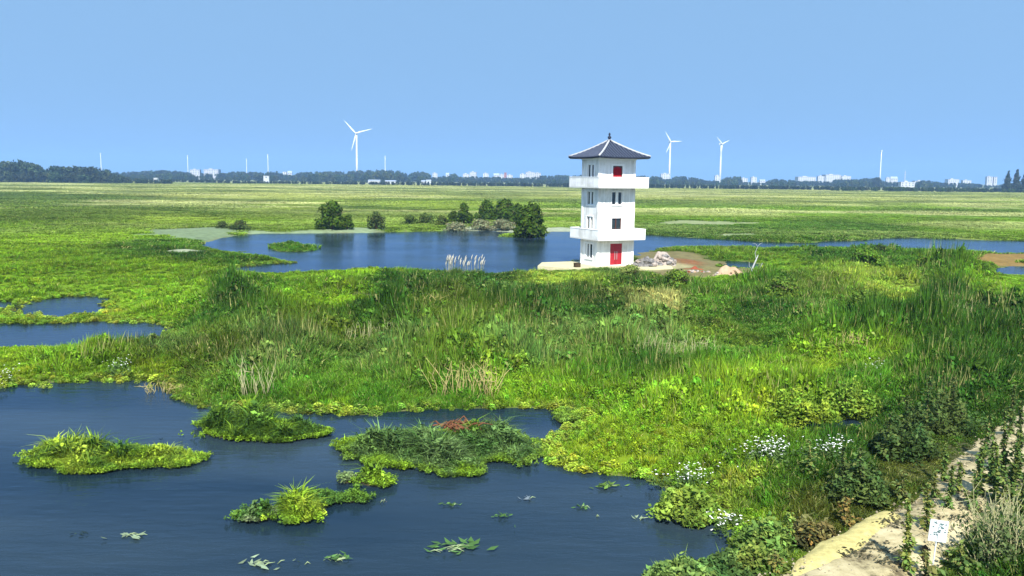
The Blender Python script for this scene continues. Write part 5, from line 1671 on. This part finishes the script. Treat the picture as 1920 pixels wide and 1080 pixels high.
low_bush(1215, 1330, 1012, 1082, (.07, .125, .03), 60, 'round green bush in the water at the bottom of the picture', 1.6)
low_bush(1320, 1400, 1008, 1068, (.04, .08, .02), 61, 'darker green bush behind the round one at the bottom', 1.3)
low_bush(1225, 1345, 880, 955, (.085, .14, .02), 62, 'bright leafy spur growing over the pond from the right bank', 1.5)
low_bush(1390, 1480, 930, 1030, (.075, .125, .025), 63, 'bright green bush at the pond corner on the right bank', 1.6)
low_bush(1380, 1450, 985, 1062, (.07, .11, .02), 64, 'green bush between the pond corner and the sand', 1.2)
low_bush(1440, 1560, 700, 782, (.095, .15, .014), 65, 'yellow green bushy mound above the small pool', 1.8)
low_bush(1545, 1640, 690, 770, (.085, .14, .016), 66, 'right half of the yellow green mound above the small pool', 1.5)
low_bush(1560, 1660, 860, 950, (.035, .06, .015), 67, 'dark shrub mass left of the path', 1.5)
low_bush(1640, 1740, 780, 870, (.03, .055, .014), 68, 'darkest shrub beside the path, among the dark reeds', 1.5)
low_bush(1720, 1830, 720, 810, (.035, .06, .015), 69, 'dark shrub above the path bend', 1.5)
low_bush(1480, 1560, 950, 1015, (.06, .06, .02), 70, 'brownish shrub between the bank bushes and the yellow edge', 1.2)

# dry shrub with pale stems at the lower right
p = gp(1880, 1060, .4)
ds = empty('dry_shrub', (p[0], p[1], max(.2, gz(*p))), 0, 'grey green shrub with many pale bare stems at the lower right edge', 'shrub')
r = random.Random(9)
for k in range(60):
    a = r.uniform(0, 6.28); x, y = r.gauss(0, .35), r.gauss(0, .3); L = r.uniform(.9, 2.2); le = r.gauss(-.1, .35)
    mb = MB()
    pts = [(x, y, -.1), (x + le * L * .4, y + r.gauss(0, .1), L * .45), (x + le * L * .9, y + r.gauss(0, .15), L)]
    mb.tube(pts, [.016, .012, .004], 5)
    for q in range(3):
        s_ = Vector(pts[1]).lerp(Vector(pts[2]), r.uniform(0, .7))
        mb.tube([s_, s_ + Vector((r.gauss(0, .2), r.gauss(0, .15), r.uniform(.15, .4)))], [.008, .003], 4)
    mb.build('stem', M_PALESTALK, ds)
g = merge(*[shift(leaves(60, .4, 1.0, .09, 900 + k, up=.8), r.gauss(0, .45), r.gauss(0, .4), 0, r.uniform(.8, 1.7)) for k in range(26)])
np_mesh('foliage', g[0], [g[1], g[2]], M_LEAF, col=np.array((.075, .11, .035))[None] * (.5 + g[3])[:, None], parent=ds)

# ------------------------------------------------------------------ notice board by the path
p = gp(1748, 1062, .45)
sg = empty('notice_board', (p[0], p[1], max(.3, gz(*p))), R(-8), 'white tilted notice board on a thin post beside the path', 'sign')
tl = R(4)
sg.scale = (.8, .8, .85)
mb = MB(); mb.tube([(0, 0, -.2), (0, 0, 1.15)], [.028, .024], 8); o = mb.build('post', M_SIGN, sg); o.rotation_euler = (0, tl, 0)
mb = MB(); mb.box(-.26, .26, -.045, -.028, .98, 1.62); bd = mb.build('board', M_SIGN, sg); bd.rotation_euler = (0, tl, 0)
mb = MB()
for a_, b_, c_, d_ in ((-.28, -.255, .965, 1.635), (.255, .28, .965, 1.635), (-.255, .255, .965, .99), (-.255, .255, 1.61, 1.635)):
    mb.box(a_, b_, -.052, -.022, c_, d_)
mb.build('frame', M_SIGN, bd)
mb = MB()
r = random.Random(3)
mb.add([(-.006, -.0475, 1.02), (.006, -.0475, 1.02), (.006, -.0475, 1.5), (-.006, -.0475, 1.5)], [(0, 1, 2, 3)])
for k in range(34):
    z = r.uniform(1.15, 1.58); x = r.gauss(0, .11); x = max(-.21, min(.21, x)); a_ = r.uniform(-.9, .9) + (math.pi if x < 0 else 0); L = r.uniform(.05, .1)
    d_ = Vector((math.cos(a_), 0, math.sin(a_))) * L; s_ = Vector((-d_.z, 0, d_.x)) * .28; b_ = Vector((x, -.048 - k * .00002, z))
    mb.add([b_ - d_ * .5, b_ + s_, b_ + d_ * .5, b_ - s_], [(0, 1, 2, 3)])
mb.build('plant_print', M_SIGNP, bd)
p = gp(1743, 1058, .45)  # dark stub added in place of the weeds' shadow by the post
sk = empty('weed_shadow_stub', (p[0] - .02, p[1] + .25, max(.3, gz(*p))), 0, 'short dark weed-shadow stake behind the notice board post', 'stub')
mb = MB(); mb.box(-.06, .06, -.05, .05, -.2, .5); mb.build('shaft', M_WOODP, sk)
mb = MB(); mb.add([(-.06, -.05, .502), (.06, -.05, .502), (.06, .05, .502), (-.06, .05, .502), (0, 0, .57)], [(0, 1, 4), (1, 2, 4), (2, 3, 4), (3, 0, 4), (3, 2, 1, 0)]); mb.build('tip', M_WOODP, sk)

# dead leaves and trampled litter on the path
r = np.random.default_rng(5)
n = 9000
X = r.uniform(PATH_W[:, 0].min(), PATH_W[:, 0].max(), n * 9); Y = r.uniform(PATH_W[:, 1].min(), PATH_W[:, 1].max(), n * 9)
q = (sdf(PATH_W, X, Y) > .25) & (fbm(X, Y, 1.3, 91, 3) > .53) & (Y < 34); X, Y = X[q][:n], Y[q][:n]; n = len(X)
a = r.uniform(0, 6.28, n); L = r.uniform(.04, .13, n)
d = np.stack([np.cos(a), np.sin(a), r.normal(0, .25, n)], -1) * L[:, None]; s_ = np.stack([-d[:, 1], d[:, 0], r.normal(0, .02, n)], -1) * .4
Zp = .63 + (fbm(X, Y, 1.5, 52) - .5) * .12
b = np.stack([X, Y, Zp + .01], -1)
V = np.stack([b - d * .5, b + s_, b + d * .5, b - s_], 1).reshape(-1, 3)
cc = np.array((.06, .055, .03))[None] * r.uniform(.5, 1.8, (n, 1))
tag(np_mesh('leaf_litter', V, [np.arange(n)[:, None] * 4 + np.array([[0, 1, 2, 3]])], M_LEAF, col=np.repeat(cc, 4, 0)), 'dark dead leaves strewn over the sandy path', 'leaf litter', kind='stuff')

# loose stones and clods on the path
n = 1500
X = r.uniform(PATH_W[:, 0].min(), PATH_W[:, 0].max(), n * 8); Y = r.uniform(PATH_W[:, 1].min(), PATH_W[:, 1].max(), n * 8)
q = (sdf(PATH_W, X, Y) > -.1) & (fbm(X, Y, 2.0, 96, 3) > .42) & (Y < 45); X, Y = X[q][:n], Y[q][:n]; n = len(X)
sz = r.uniform(.015, .06, n) * (1 + 1.2 * (r.random(n) > .95)); an = r.uniform(0, 6.28, n)
b = np.stack([X, Y, .585 + (fbm(X, Y, 1.5, 52) - .5) * .12], -1)
off = np.array([(1, 0, 0), (0, 1, 0), (-1, 0, 0), (0, -1, 0), (0, 0, .8), (0, 0, -.5)], float)
V = off[None] * r.uniform(.7, 1.3, (n, 6, 1)) * sz[:, None, None]
ca, sa = np.cos(an)[:, None], np.sin(an)[:, None]
V = np.stack([V[..., 0] * ca - V[..., 1] * sa, V[..., 0] * sa + V[..., 1] * ca, V[..., 2]], -1) + b[:, None]
T = np.array([(0, 1, 4), (1, 2, 4), (2, 3, 4), (3, 0, 4), (1, 0, 5), (2, 1, 5), (3, 2, 5), (0, 3, 5)])
cc = np.array((.30, .26, .17))[None] * r.uniform(.35, 1.3, (n, 1))
tag(np_mesh('path_stones', V.reshape(-1, 3), [(np.arange(n)[:, None, None] * 6 + T[None]).reshape(-1, 3)], M_GROUND, col=np.repeat(cc, 6, 0)), 'small stones and clods scattered over the sandy path', 'stones', kind='stuff')

# ------------------------------------------------------------------ air: thin haze over the plain
hm, nt, b, out = nodes('haze')
nt.nodes.remove(b)
pv = nt.nodes.new('ShaderNodeVolumePrincipled')
pv.inputs['Color'].default_value = (.34, .60, 1.0, 1)
pv.inputs['Density'].default_value = .00016
pv.inputs['Anisotropy'].default_value = 0.0
nt.links.new(pv.outputs[0], out.inputs['Volume'])
mb = MB(); mb.box(-8800, 8800, -150, 8700, -2.5, 175)
hz = mb.build('haze', hm)
tag(hz, 'thin blue haze over the plain', 'haze', kind='stuff')
print('objects', len(bpy.data.objects))
